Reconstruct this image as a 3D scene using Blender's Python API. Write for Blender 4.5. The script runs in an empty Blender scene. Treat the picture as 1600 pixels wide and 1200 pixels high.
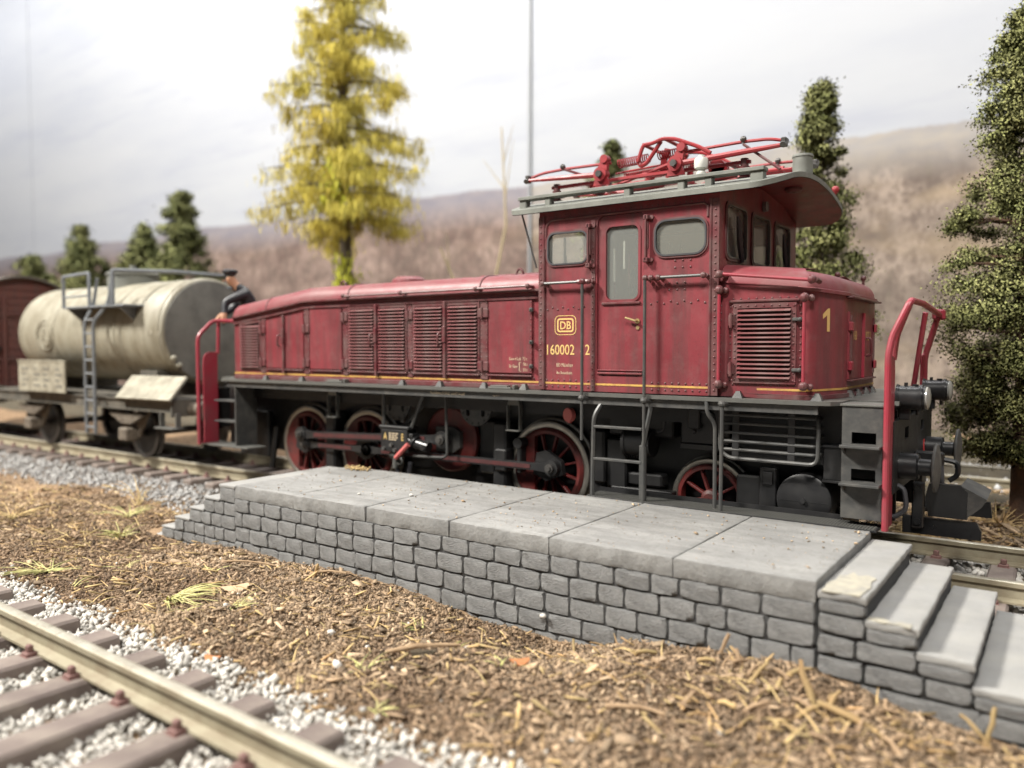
import bpy, bmesh, math, random
import numpy as np
from mathutils import Vector, Matrix, noise as mnoise
from mathutils.geometry import tessellate_polygon

random.seed(7); RNG = np.random.default_rng(11)
SC = bpy.context.scene
COL = SC.collection
PI = math.pi
# ------------------------------------------------------------------ camera, light, exposure
# scale: one unit is one metre of the 1:32 prototype; z = 0 is the top of the rails, x runs along the train
CAM = Vector((1.06, -9.55, 2.23)); YAW = math.radians(35.35); PITCH = math.radians(2.72); FPX = 1240.0
cd = bpy.data.cameras.new('camera'); cam = bpy.data.objects.new('camera', cd); COL.objects.link(cam)
cam.location = CAM; cam.rotation_euler = (math.radians(90) - PITCH, 0, YAW)
cd.sensor_fit = 'HORIZONTAL'; cd.sensor_width = 36.0; cd.lens = 36.0 * FPX / 1600.0
cd.clip_start = 0.05; cd.clip_end = 400
cd.dof.use_dof = True; cd.dof.focus_distance = 8.4; cd.dof.aperture_fstop = 0.34; cd.dof.aperture_blades = 0
SC.camera = cam

W = bpy.data.worlds.new('World'); SC.world = W; W.use_nodes = True
bg = W.node_tree.nodes['Background']; bg.inputs[0].default_value = (0.93, 0.96, 1.0, 1); bg.inputs[1].default_value = 0.13

def area_lamp(name, loc, target, size, energy, col, size_y=None):
    ld = bpy.data.lights.new(name, 'AREA'); ld.energy = energy; ld.color = col
    ld.shape = 'DISK' if size_y is None else 'RECTANGLE'; ld.size = size
    if size_y: ld.size_y = size_y
    o = bpy.data.objects.new(name, ld); COL.objects.link(o); o.location = loc
    o.rotation_euler = (Vector(target) - Vector(loc)).to_track_quat('-Z', 'Y').to_euler()
    return o
# hall ceiling spots in front of the layout, and a row of lamps that lights the backdrop
area_lamp('hall_spot_lamp', (-32.0, -25.0, 37.4), (-3.5, -1.5, 1.0), 8.0, 58000, (1.0, 0.955, 0.88))
area_lamp('hall_spot_lamp', (8.5, -30.5, 37.4), (-3.5, -1.5, 1.0), 7.0, 20000, (1.0, 0.96, 0.90))
area_lamp('backdrop_lamp', (-26.0, 8.5, 32.0), (-26.0, 16.0, 8.0), 110.0, 17000, (1.0, 0.985, 0.97), 1.2).data.spread = math.radians(110)
SC.view_settings.view_transform = 'Standard'; SC.view_settings.look = 'None'
SC.view_settings.exposure = 0.0; SC.view_settings.gamma = 1.0
SC.view_settings.use_curve_mapping = False
SC.render.engine = 'CYCLES'
SC.cycles.max_bounces = 5; SC.cycles.diffuse_bounces = 3; SC.cycles.glossy_bounces = 2; SC.cycles.transparent_max_bounces = 6; SC.cycles.use_adaptive_sampling = True; SC.cycles.adaptive_threshold = 0.03; SC.cycles.use_denoising = True
SC.cycles.caustics_reflective = False; SC.cycles.caustics_refractive = False

# ------------------------------------------------------------------ materials
MATS = {}
def mat(name, c, rough=0.5, metal=0.0, var=None, vs=4.0, grime=None, gamt=0.0, gs=3.0, gstretch=(1, 1, 1), bump=0.0, bs=60.0,
        spec=0.5, island=0.0, objrand=0.0, dust=None, damt=0.0, ds=5.0, speck=None, speckamt=0.0, coat=0.0):
    """principled material: base colour, a second tone mixed by soft noise, grime by stretched noise, specks, fine relief"""
    m = bpy.data.materials.new(name); m.use_nodes = True; nt = m.node_tree; N = nt.nodes; L = nt.links
    b = N['Principled BSDF']; b.inputs['Roughness'].default_value = rough; b.inputs['Metallic'].default_value = metal
    b.inputs['Specular IOR Level'].default_value = spec; b.inputs['Coat Weight'].default_value = coat
    tc = N.new('ShaderNodeTexCoord'); co = tc.outputs['Object']
    def noise(scale, det=4, rg=0.55, stretch=None, src=None):
        n = N.new('ShaderNodeTexNoise'); n.inputs['Scale'].default_value = scale; n.inputs['Detail'].default_value = det
        n.inputs['Roughness'].default_value = rg
        s = src or co
        if stretch and stretch != (1, 1, 1):
            mp = N.new('ShaderNodeMapping'); mp.inputs['Scale'].default_value = stretch; L.new(s, mp.inputs[0]); s = mp.outputs[0]
        L.new(s, n.inputs['Vector']); return n.outputs['Fac']
    def ramp(src, lo, hi):
        r = N.new('ShaderNodeMapRange'); r.inputs['From Min'].default_value = lo; r.inputs['From Max'].default_value = hi
        L.new(src, r.inputs['Value']); return r.outputs[0]
    def mix(fac, a, bb):
        x = N.new('ShaderNodeMix'); x.data_type = 'RGBA'
        if isinstance(fac, float): x.inputs[0].default_value = fac
        else: L.new(fac, x.inputs[0])
        for v, s in ((a, x.inputs[6]), (bb, x.inputs[7])):
            if isinstance(v, tuple): s.default_value = (*v, 1)
            else: L.new(v, s)
        return x.outputs[2]
    def mul(a, k):
        q = N.new('ShaderNodeMath'); q.operation = 'MULTIPLY'; L.new(a, q.inputs[0]); q.inputs[1].default_value = k; return q.outputs[0]
    out = c
    if var: out = mix(ramp(noise(vs), 0.33, 0.67), out, var)
    if island > 0 or objrand > 0:
        if island > 0:
            g = N.new('ShaderNodeNewGeometry'); rnd = g.outputs['Random Per Island']; k = island
        else:
            g = N.new('ShaderNodeObjectInfo'); rnd = g.outputs['Random']; k = objrand
        h = N.new('ShaderNodeHueSaturation')
        r1 = N.new('ShaderNodeMapRange'); r1.inputs['To Min'].default_value = 1 - k; r1.inputs['To Max'].default_value = 1 + k
        L.new(rnd, r1.inputs['Value']); L.new(r1.outputs[0], h.inputs['Value'])
        if isinstance(out, tuple): h.inputs['Color'].default_value = (*out, 1)
        else: L.new(out, h.inputs['Color'])
        out = h.outputs[0]
    if grime: out = mix(mul(ramp(noise(gs, 6, 0.65, gstretch), 0.42, 0.72), gamt), out, grime)
    if dust: out = mix(mul(ramp(noise(ds, 7, 0.7), 0.50, 0.75), damt), out, dust)
    if speck: out = mix(mul(ramp(noise(38.0, 3, 0.6), 0.60, 0.68), speckamt), out, speck)
    if isinstance(out, tuple): b.inputs['Base Color'].default_value = (*out, 1)
    else: L.new(out, b.inputs['Base Color'])
    if rough > 0.15:
        rr = N.new('ShaderNodeMapRange'); rr.inputs['To Min'].default_value = max(0.05, rough - 0.12); rr.inputs['To Max'].default_value = min(1, rough + 0.15)
        L.new(noise(7.0, 5, 0.6), rr.inputs['Value']); L.new(rr.outputs[0], b.inputs['Roughness'])
    if bump > 0:
        bp = N.new('ShaderNodeBump'); bp.inputs['Strength'].default_value = 1.0; bp.inputs['Distance'].default_value = bump
        L.new(noise(bs, 6, 0.65), bp.inputs['Height']); L.new(bp.outputs[0], b.inputs['Normal'])
    MATS[name] = m; return m

mat('loco_red', (0.172, 0.023, 0.031), 0.40, var=(0.232, 0.045, 0.054), vs=1.3, dust=(0.19, 0.125, 0.118), damt=0.28, ds=6.0, grime=(0.075, 0.040, 0.039), gamt=0.82, gs=2.6, gstretch=(2.6, 2.6, 0.28), bump=0.0012, bs=90, speck=(0.08, 0.02, 0.022), speckamt=0.35)
mat('louvre_red', (0.175, 0.032, 0.040), 0.42, var=(0.19, 0.095, 0.090), vs=3.0, grime=(0.24, 0.175, 0.165), gamt=0.7, gs=3.0, bump=0.001)
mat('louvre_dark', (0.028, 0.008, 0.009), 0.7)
mat('edge_red', (0.115, 0.024, 0.029), 0.42, var=(0.12, 0.055, 0.053), vs=5.0, grime=(0.15, 0.10, 0.096), gamt=0.6, gs=5, bump=0.001)
mat('hood_top_red', (0.185, 0.027, 0.037), 0.46, var=(0.21, 0.050, 0.056), vs=1.5, grime=(0.20, 0.125, 0.117), gamt=0.6, gs=2.0, gstretch=(1, 1, 1), bump=0.001, speck=(0.1, 0.04, 0.04), speckamt=0.3)
mat('rail_red', (0.29, 0.030, 0.048), 0.38, grime=(0.18, 0.08, 0.08), gamt=0.5, gs=3)
mat('pan_red', (0.29, 0.024, 0.030), 0.42, grime=(0.16, 0.05, 0.05), gamt=0.5, gs=9)
mat('wheel_red', (0.15, 0.018, 0.016), 0.5, var=(0.10, 0.018, 0.016), grime=(0.035, 0.022, 0.02), gamt=0.85, gs=5, bump=0.001)
mat('rod_red', (0.075, 0.020, 0.020), 0.5, grime=(0.03, 0.02, 0.02), gamt=0.7, gs=8)
mat('verge_soil_shade', (0.085, 0.066, 0.042), 0.95, var=(0.05, 0.042, 0.026), vs=2.0, grime=(0.12, 0.10, 0.055), gamt=0.5, gs=5, bump=0.02, bs=18)
mat('bright_red', (0.62, 0.05, 0.05), 0.4)
mat('lamp_disc_red', (0.52, 0.13, 0.12), 0.45)
mat('roof_grey', (0.15, 0.158, 0.138), 0.62, var=(0.20, 0.205, 0.182), vs=3, grime=(0.10, 0.10, 0.09), gamt=0.6, gs=5, bump=0.002, bs=70)
mat('steel_grey', (0.115, 0.116, 0.108), 0.42, 0.25, var=(0.17, 0.17, 0.157), vs=6, grime=(0.06, 0.058, 0.052), gamt=0.6, gs=6, bump=0.001)
mat('pole_grey', (0.060, 0.061, 0.060), 0.42, 0.1, grime=(0.12, 0.113, 0.10), gamt=0.5, gs=7)
mat('under_grey', (0.013, 0.013, 0.014), 0.42, grime=(0.034, 0.033, 0.031), gamt=0.5, gs=5)
mat('frame_black', (0.007, 0.007, 0.0075), 0.5, grime=(0.02, 0.019, 0.018), gamt=0.5, gs=5, bump=0.001)
mat('step_black', (0.034, 0.035, 0.036), 0.55, var=(0.060, 0.060, 0.057), vs=4, grime=(0.12, 0.112, 0.10), gamt=0.6, gs=6, bump=0.0015)
mat('gloss_black', (0.011, 0.011, 0.012), 0.30, grime=(0.03, 0.03, 0.03), gamt=0.4, gs=6)
mat('tyre_steel', (0.36, 0.34, 0.30), 0.38, 0.85, grime=(0.20, 0.17, 0.14), gamt=0.5, gs=6)
mat('dark_steel', (0.12, 0.115, 0.11), 0.4, 0.7, grime=(0.05, 0.045, 0.04), gamt=0.6, gs=8)
mat('rail_steel', (0.62, 0.59, 0.50), 0.30, 0.45, var=(0.54, 0.51, 0.42), vs=3, grime=(0.25, 0.20, 0.13), gamt=0.5, gs=5, bump=0.001)
mat('rail_side', (0.27, 0.24, 0.165), 0.55, 0.1, var=(0.34, 0.305, 0.22), vs=3, grime=(0.17, 0.12, 0.075), gamt=0.6, gs=5, bump=0.002)
mat('clip_rust', (0.19, 0.10, 0.088), 0.7, grime=(0.10, 0.06, 0.05), gamt=0.6, gs=10)
mat('sleeper', (0.15, 0.118, 0.105), 0.72, var=(0.20, 0.162, 0.142), vs=5, grime=(0.26, 0.225, 0.185), gamt=0.45, gs=6, bump=0.003, bs=40, objrand=0.12)
mat('sleeper_dusty', (0.12, 0.095, 0.08), 0.75, var=(0.19, 0.165, 0.13), vs=4, grime=(0.30, 0.27, 0.21), gamt=0.6, gs=5, bump=0.003, bs=40, objrand=0.12)
mat('yellow_line', (0.55, 0.34, 0.09), 0.5, grime=(0.25, 0.10, 0.06), gamt=0.7, gs=7)
mat('letter_yellow', (0.66, 0.46, 0.17), 0.5)
mat('letter_cream', (0.58, 0.47, 0.32), 0.55)
mat('white_ceramic', (0.62, 0.62, 0.57), 0.35)
mat('brass', (0.50, 0.38, 0.19), 0.35, 0.7)
mat('rubber', (0.045, 0.045, 0.05), 0.5)
mat('interior', (0.50, 0.51, 0.45), 0.7)
mat('interior_dark', (0.06, 0.06, 0.055), 0.6)
mat('stone', (0.160, 0.161, 0.160), 0.85, var=(0.235, 0.236, 0.233), vs=2.5, grime=(0.35, 0.345, 0.33), gamt=0.45, gs=6, bump=0.020, bs=16, objrand=0.10, speck=(0.40, 0.38, 0.35), speckamt=0.25)
mat('slab_stone', (0.225, 0.224, 0.217), 0.85, var=(0.295, 0.292, 0.28), vs=1.3, dust=(0.135, 0.13, 0.12), damt=.6, ds=9.0, grime=(0.15, 0.15, 0.146), gamt=0.75, gs=2.6, gstretch=(0.6, 3.0, 1), bump=0.010, bs=22, objrand=0.05, speck=(0.13, 0.12, 0.11), speckamt=0.35)
mat('step_stone', (0.235, 0.234, 0.228), 0.85, var=(0.29, 0.287, 0.278), vs=2.5, grime=(0.36, 0.34, 0.28), gamt=0.22, gs=3, bump=0.006, bs=20)
mat('chipped_plaster', (0.40, 0.37, 0.29), 0.9, var=(0.27, 0.26, 0.23), vs=9, bump=0.01, bs=20)
mat('mortar', (0.065, 0.065, 0.065), 0.9, bump=0.004)
mat('soil', (0.21, 0.132, 0.072), 0.95, var=(0.31, 0.205, 0.115), vs=0.8, grime=(0.09, 0.055, 0.032), gamt=0.8, gs=7, bump=0.02, bs=22, speck=(0.36, 0.26, 0.14), speckamt=0.7)
mat('chip', (0.44, 0.33, 0.215), 0.9, var=(0.18, 0.118, 0.070), vs=0.9, island=0.65)
mat('crumb', (0.33, 0.238, 0.152), 0.95, var=(0.125, 0.080, 0.048), vs=0.8, island=0.65)
mat('straw', (0.46, 0.36, 0.17), 0.85, var=(0.36, 0.22, 0.10), vs=3, island=0.4)
mat('bark_piece', (0.25, 0.165, 0.095), 0.9, var=(0.36, 0.25, 0.15), vs=9, bump=0.006, bs=40)
mat('leaf_orange', (0.42, 0.17, 0.06), 0.8, var=(0.33, 0.14, 0.06), vs=8)
mat('grass_green', (0.40, 0.40, 0.14), 0.8, var=(0.50, 0.45, 0.21), vs=5, island=0.3)
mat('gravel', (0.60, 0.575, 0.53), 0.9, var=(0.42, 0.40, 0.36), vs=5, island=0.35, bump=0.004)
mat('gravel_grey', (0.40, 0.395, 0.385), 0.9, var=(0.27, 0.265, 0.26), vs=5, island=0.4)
mat('ballast_bed', (0.30, 0.28, 0.25), 0.95, var=(0.2, 0.18, 0.16), bump=0.01)
mat('tank_cream', (0.265, 0.248, 0.19), 0.5, var=(0.32, 0.302, 0.24), vs=1.0, grime=(0.15, 0.125, 0.08), gamt=0.85, gs=1.6, gstretch=(2.5, 2.5, 0.8), bump=0.002)
mat('tank_end_grey', (0.18, 0.176, 0.155), 0.55, var=(0.135, 0.13, 0.115), vs=1.5, grime=(0.045, 0.044, 0.04), gamt=0.6, gs=2)
mat('wagon_frame', (0.055, 0.052, 0.045), 0.7, var=(0.10, 0.092, 0.075), vs=4, grime=(0.17, 0.145, 0.11), gamt=0.5, gs=5)
mat('axle_rust', (0.165, 0.138, 0.105), 0.75, var=(0.085, 0.068, 0.052), vs=8)
mat('ladder_blue_grey', (0.17, 0.185, 0.20), 0.5, grime=(0.10, 0.10, 0.10), gamt=0.5, gs=5)
mat('placard', (0.34, 0.32, 0.25), 0.6, var=(0.25, 0.235, 0.185), vs=4, grime=(0.15, 0.125, 0.085), gamt=0.7, gs=4)
mat('boxcar_brown', (0.125, 0.040, 0.032), 0.6, var=(0.10, 0.034, 0.03), vs=2, grime=(0.07, 0.05, 0.045), gamt=0.6, gs=4, gstretch=(2, 2, 0.6))
mat('boxcar_roof', (0.13, 0.115, 0.10), 0.7)
mat('uniform', (0.018, 0.019, 0.024), 0.42)
mat('skin', (0.42, 0.22, 0.13), 0.6)
mat('shirt', (0.35, 0.36, 0.36), 0.7)
mat('larch_needle', (0.52, 0.41, 0.060), 0.8, var=(0.40, 0.36, 0.060), vs=0.5, island=0.35)
mat('larch_green', (0.45, 0.46, 0.04), 0.8, island=0.3)
mat('bark', (0.10, 0.075, 0.045), 0.9, var=(0.07, 0.055, 0.035), vs=8, bump=0.02, bs=12)
mat('bark_red', (0.12, 0.062, 0.036), 0.9, var=(0.07, 0.042, 0.028), vs=10, bump=0.03, bs=14)
mat('conifer', (0.17, 0.188, 0.060), 0.85, var=(0.27, 0.268, 0.105), vs=2.2, island=0.45)
mat('conifer_far', (0.145, 0.165, 0.058), 0.85, var=(0.21, 0.215, 0.08), vs=1.5, island=0.4)
mat('dry_twig', (0.40, 0.33, 0.20), 0.8)
mat('alu', (0.21, 0.22, 0.23), 0.5, 0.1)
def glass(name, tint, a):
    m = bpy.data.materials.new(name); m.use_nodes = True; nt = m.node_tree; N = nt.nodes
    b = N['Principled BSDF']; b.inputs['Base Color'].default_value = (*tint, 1); b.inputs['Roughness'].default_value = 0.08
    t = N.new('ShaderNodeBsdfTransparent'); t.inputs[0].default_value = (0.92, 0.94, 0.92, 1)
    mx = N.new('ShaderNodeMixShader'); mx.inputs[0].default_value = a
    nt.links.new(t.outputs[0], mx.inputs[1]); nt.links.new(b.outputs[0], mx.inputs[2])
    nt.links.new(mx.outputs[0], N['Material Output'].inputs['Surface']); MATS[name] = m
glass('window_glass', (0.40, 0.41, 0.39), 0.25)
glass('dusty_glass', (0.32, 0.32, 0.29), 0.36)
glass('lens_glass', (0.30, 0.30, 0.28), 0.85)

# ------------------------------------------------------------------ geometry helpers
class G:
    """collects shapes, then links them as ONE mesh object"""
    def __init__(s): s.v = []; s.f = []
    def add(s, vs, fs):
        o = len(s.v); s.v += [tuple(v) for v in vs]; s.f += [tuple(i + o for i in f) for f in fs]; return s
    def box(s, x0, x1, y0, y1, z0, z1, c=0.0):
        if x1 < x0: x0, x1 = x1, x0
        if y1 < y0: y0, y1 = y1, y0
        if z1 < z0: z0, z1 = z1, z0
        if c <= 0:
            return s.add([(x, y, z) for x in (x0, x1) for y in (y0, y1) for z in (z0, z1)],
                         [(0, 1, 3, 2), (4, 6, 7, 5), (0, 4, 5, 1), (2, 3, 7, 6), (0, 2, 6, 4), (1, 5, 7, 3)])
        c = min(c, (x1 - x0) * .45, (y1 - y0) * .45, (z1 - z0) * .45)
        vs = []; idx = {}
        lo = (x0, y0, z0); hi = (x1, y1, z1)
        for sx in (0, 1):
            for sy in (0, 1):
                for sz in (0, 1):
                    b = [hi[i] if q else lo[i] for i, q in enumerate((sx, sy, sz))]
                    ins = [-c if q else c for q in (sx, sy, sz)]
                    for ax in range(3):
                        p = list(b)
                        for k in range(3):
                            if k != ax: p[k] += ins[k]
                        idx[(sx, sy, sz, ax)] = len(vs); vs.append(p)
        fs = []
        for ax in range(3):
            o = [k for k in range(3) if k != ax]
            for q in (0, 1):
                r = []
                for a, b in ((0, 0), (1, 0), (1, 1), (0, 1)):
                    k = [0, 0, 0]; k[ax] = q; k[o[0]] = a; k[o[1]] = b; r.append(idx[(*k, ax)])
                fs.append(r)
        for ax in range(3):                       # edge chamfers along ax
            o = [k for k in range(3) if k != ax]
            for a in (0, 1):
                for b in (0, 1):
                    k0 = [0, 0, 0]; k0[o[0]] = a; k0[o[1]] = b; k1 = list(k0); k1[ax] = 1
                    fs.append([idx[(*k0, o[0])], idx[(*k1, o[0])], idx[(*k1, o[1])], idx[(*k0, o[1])]])
        for sx in (0, 1):
            for sy in (0, 1):
                for sz in (0, 1): fs.append([idx[(sx, sy, sz, a)] for a in range(3)])
        return s.add(vs, fs)
    def cyl(s, p0, p1, r0, r1=None, n=12, caps=True):
        p0 = Vector(p0); p1 = Vector(p1); r1 = r0 if r1 is None else r1
        d = (p1 - p0).normalized(); u = d.orthogonal().normalized(); w = d.cross(u)
        vs = []
        for p, r in ((p0, r0), (p1, r1)):
            vs += [p + (u * math.cos(2 * PI * i / n) + w * math.sin(2 * PI * i / n)) * r for i in range(n)]
        fs = [(i, (i + 1) % n, n + (i + 1) % n, n + i) for i in range(n)]
        if caps: fs += [tuple(range(n - 1, -1, -1)), tuple(range(n, 2 * n))]
        return s.add(vs, fs)
    def tube(s, pts, r, n=8, closed=False):
        P = [Vector(p) for p in pts]; m = len(P); rings = []; u = None
        rr = r if isinstance(r, (list, tuple)) else [r] * m
        for i in range(m):
            a = P[i - 1] if (i > 0 or closed) else P[i]; b = P[(i + 1) % m] if (i < m - 1 or closed) else P[i]
            d = (b - a).normalized()
            if u is None: u = d.orthogonal().normalized()
            else: u = (u - d * u.dot(d)).normalized()
            w = d.cross(u); rings.append([P[i] + (u * math.cos(2 * PI * k / n) + w * math.sin(2 * PI * k / n)) * rr[i] for k in range(n)])
        vs = [v for q in rings for v in q]; fs = []
        for i in range(m if closed else m - 1):
            j = (i + 1) % m
            fs += [(i * n + k, i * n + (k + 1) % n, j * n + (k + 1) % n, j * n + k) for k in range(n)]
        if not closed: fs += [tuple(range(n - 1, -1, -1)), tuple((m - 1) * n + k for k in range(n))]
        return s.add(vs, fs)
    def ball(s, c, r, n=10, m=6, sc=(1, 1, 1)):
        vs = [(c[0], c[1], c[2] - r * sc[2])]
        for j in range(1, m):
            t = -PI / 2 + PI * j / m
            vs += [(c[0] + r * sc[0] * math.cos(t) * math.cos(2 * PI * i / n), c[1] + r * sc[1] * math.cos(t) * math.sin(2 * PI * i / n), c[2] + r * sc[2] * math.sin(t)) for i in range(n)]
        vs.append((c[0], c[1], c[2] + r * sc[2])); fs = []; top = len(vs) - 1
        for i in range(n): fs.append((0, 1 + (i + 1) % n, 1 + i)); fs.append((top, 1 + (m - 2) * n + i, 1 + (m - 2) * n + (i + 1) % n))
        for j in range(m - 2):
            fs += [(1 + j * n + i, 1 + j * n + (i + 1) % n, 1 + (j + 1) * n + (i + 1) % n, 1 + (j + 1) * n + i) for i in range(n)]
        return s.add(vs, fs)
    def lathe(s, prof, c, axis='y', n=32, closed=True):
        """prof: list of (radius, offset along axis); closed ring profile"""
        ax = {'x': 0, 'y': 1, 'z': 2}[axis]; o = [k for k in range(3) if k != ax]; vs = []; m = len(prof)
        for r, t in prof:
            for i in range(n):
                p = list(c); p[ax] += t; p[o[0]] += r * math.cos(2 * PI * i / n); p[o[1]] += r * math.sin(2 * PI * i / n); vs.append(p)
        fs = []
        for j in range(m if closed else m - 1):
            k = (j + 1) % m
            fs += [(j * n + i, j * n + (i + 1) % n, k * n + (i + 1) % n, k * n + i) for i in range(n)]
        if not closed: fs += [tuple(range(n)), tuple((m - 1) * n + i for i in range(n))]
        return s.add(vs, fs)
    def plate(s, outer, holes, a, b, axis='y'):
        """flat plate of thickness a..b along axis; outer and holes are outlines in the two other coordinates"""
        loops = [outer] + list(holes)
        tri = tessellate_polygon([[Vector((p[0], p[1], 0)) for p in q] for q in loops])
        flat = [p for q in loops for p in q]; n = len(flat)
        def P(p, t): return (p[0], t, p[1]) if axis == 'y' else ((t, p[0], p[1]) if axis == 'x' else (p[0], p[1], t))
        vs = [P(p, a) for p in flat] + [P(p, b) for p in flat]
        fs = [tuple(t) for t in tri] + [(t[2] + n, t[1] + n, t[0] + n) for t in tri]
        o = 0
        for q in loops:
            m = len(q); fs += [(o + i, o + (i + 1) % m, n + o + (i + 1) % m, n + o + i) for i in range(m)]; o += m
        return s.add(vs, fs)
    def loft(s, rings, cap=True, closed=True):
        n = len(rings[0]); vs = [p for q in rings for p in q]; fs = []
        for j in range(len(rings) - 1):
            fs += [(j * n + i, j * n + (i + 1) % n, (j + 1) * n + (i + 1) % n, (j + 1) * n + i) for i in range(n if closed else n - 1)]
        if cap: fs += [tuple(range(n - 1, -1, -1)), tuple((len(rings) - 1) * n + i for i in range(n))]
        return s.add(vs, fs)
    def mesh(s, name, material, smooth=32):
        me = bpy.data.meshes.new(name); me.from_pydata(s.v, [], s.f); me.validate(); me.update()
        bm = bmesh.new(); bm.from_mesh(me); bmesh.ops.recalc_face_normals(bm, faces=bm.faces); bm.to_mesh(me); bm.free()
        if smooth:
            me.polygons.foreach_set('use_smooth', [True] * len(me.polygons)); me.set_sharp_from_angle(angle=math.radians(smooth))
        me.materials.append(MATS[material]); return me
    def obj(s, name, material, parent=None, smooth=32, **kw):
        return link(name, s.mesh(name, material, smooth), parent, **kw)

def link(name, me, parent=None, loc=None, **kw):
    o = bpy.data.objects.new(name, me); COL.objects.link(o)
    if loc is not None: o.location = loc
    if parent is not None:
        o.parent = parent
        if parent.type == 'EMPTY' and parent.parent is None: o.matrix_parent_inverse = Matrix.Translation(-parent.location)
    for k, v in kw.items(): o[k] = v
    return o
def thing(name, label, cat, loc, group=None, **kw):
    o = bpy.data.objects.new(name, None); COL.objects.link(o); o.location = loc; o.empty_display_size = 0.2
    o['label'] = label; o['category'] = cat
    if group: o['group'] = group
    for k, v in kw.items(): o[k] = v
    return o
def holder(name, parent):
    """an empty part that holds sub-parts"""
    return link(name, None, parent)
def np_mesh(name, V_, F_, material, parent=None, smooth=False, normals=None, **kw):
    me = bpy.data.meshes.new(name); V_ = np.asarray(V_, dtype=np.float32); F_ = np.asarray(F_, dtype=np.int32); k = F_.shape[1]
    me.vertices.add(len(V_)); me.vertices.foreach_set('co', V_.ravel())
    me.loops.add(F_.size); me.loops.foreach_set('vertex_index', F_.ravel())
    me.polygons.add(len(F_)); me.polygons.foreach_set('loop_start', np.arange(0, F_.size, k, dtype=np.int32))
    me.update(calc_edges=True)
    if smooth: me.polygons.foreach_set('use_smooth', np.ones(len(F_), dtype=bool))
    if normals is not None:
        me.polygons.foreach_set('use_smooth', np.ones(len(F_), dtype=bool)); me.normals_split_custom_set_from_vertices(normals.tolist())
    me.materials.append(MATS[material]); return link(name, me, parent, **kw)
def rrect(x0, x1, z0, z1, r, n=5):
    p = []
    for cx, cz, a in ((x1 - r, z1 - r, 0), (x0 + r, z1 - r, 90), (x0 + r, z0 + r, 180), (x1 - r, z0 + r, 270)):
        p += [(cx + r * math.cos(math.radians(a + 90 * i / n)), cz + r * math.sin(math.radians(a + 90 * i / n))) for i in range(n + 1)]
    return p
def rect(x0, x1, z0, z1): return [(x0, z0), (x1, z0), (x1, z1), (x0, z1)]
def circ(cx, cz, r, n=24): return [(cx + r * math.cos(2 * PI * i / n), cz + r * math.sin(2 * PI * i / n)) for i in range(n)]
def bend(pts, r=0.05, n=4):
    """polyline with rounded corners"""
    P = [Vector(p) for p in pts]; out = [P[0]]
    for i in range(1, len(P) - 1):
        a = (P[i - 1] - P[i]); b = (P[i + 1] - P[i]); k = min(r, a.length * .45, b.length * .45)
        p0 = P[i] + a.normalized() * k; p1 = P[i] + b.normalized() * k
        for j in range(n + 1):
            t = j / n; out.append(p0 * (1 - t) ** 2 + P[i] * 2 * t * (1 - t) + p1 * t * t)
    return out + [P[-1]]
def text(name, s, x, y, z, h, material, parent, sx=1.0, align='LEFT', bold=0.0, facing='-y', nrm=None, **kw):
    """flat lettering: h is the height of a capital"""
    cu = bpy.data.curves.new(name, 'FONT'); cu.body = s; cu.size = 1.0; cu.align_x = align; cu.offset = bold; cu.resolution_u = 3
    t = bpy.data.objects.new('t', cu); COL.objects.link(t)
    dg = bpy.context.evaluated_depsgraph_get(); me = t.evaluated_get(dg).to_mesh()
    k = h / 0.70; g = G()
    vs = [(v.co.x * k * sx, v.co.y * k) for v in me.vertices]; fs = [tuple(p.vertices) for p in me.polygons]
    if facing == '-y': P = [(x + a, y, z + b) for a, b in vs]
    elif facing == '+x': P = [(x, y + a, z + b) for a, b in vs]
    else:
        d = Vector(facing); P = [(x + d.x * a, y + d.y * a, z + b) for a, b in vs]
    bpy.data.objects.remove(t); g.add(P, fs)
    return g.obj(name, material, parent, smooth=None, **kw)
class Riv:
    """rows of small rivet heads, joined (a few pixels each)"""
    def __init__(s): s.g = G()
    def row(s, p0, p1, n, r=0.016, nrm=(0, -1, 0)):
        r *= .86
        p0 = Vector(p0); p1 = Vector(p1); d = Vector(nrm); u = d.orthogonal().normalized(); w = d.cross(u)
        for i in range(n):
            c = p0.lerp(p1, i / max(1, n - 1)); k = 6
            vs = [c + (u * math.cos(2 * PI * j / k) + w * math.sin(2 * PI * j / k)) * r for j in range(k)]
            vs += [c + d * r * .55 + (u * math.cos(2 * PI * j / k) + w * math.sin(2 * PI * j / k)) * r * .62 for j in range(k)]
            vs.append(c + d * r * .78)
            s.g.add(vs, [(j, (j + 1) % k, k + (j + 1) % k, k + j) for j in range(k)] + [(k + j, k + (j + 1) % k, 2 * k) for j in range(k)])
    def obj(s, parent, material='edge_red'): return s.g.obj('rivets', material, parent, smooth=60, kind='stuff')

# ================================================================== LOCOMOTIVE
LO = thing('electric_locomotive', 'dark red model electric locomotive with grey cab roof and folded red pantograph', 'locomotive', (-5.7, 0, 0))
YS = -1.40      # outside of the cab side
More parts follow.
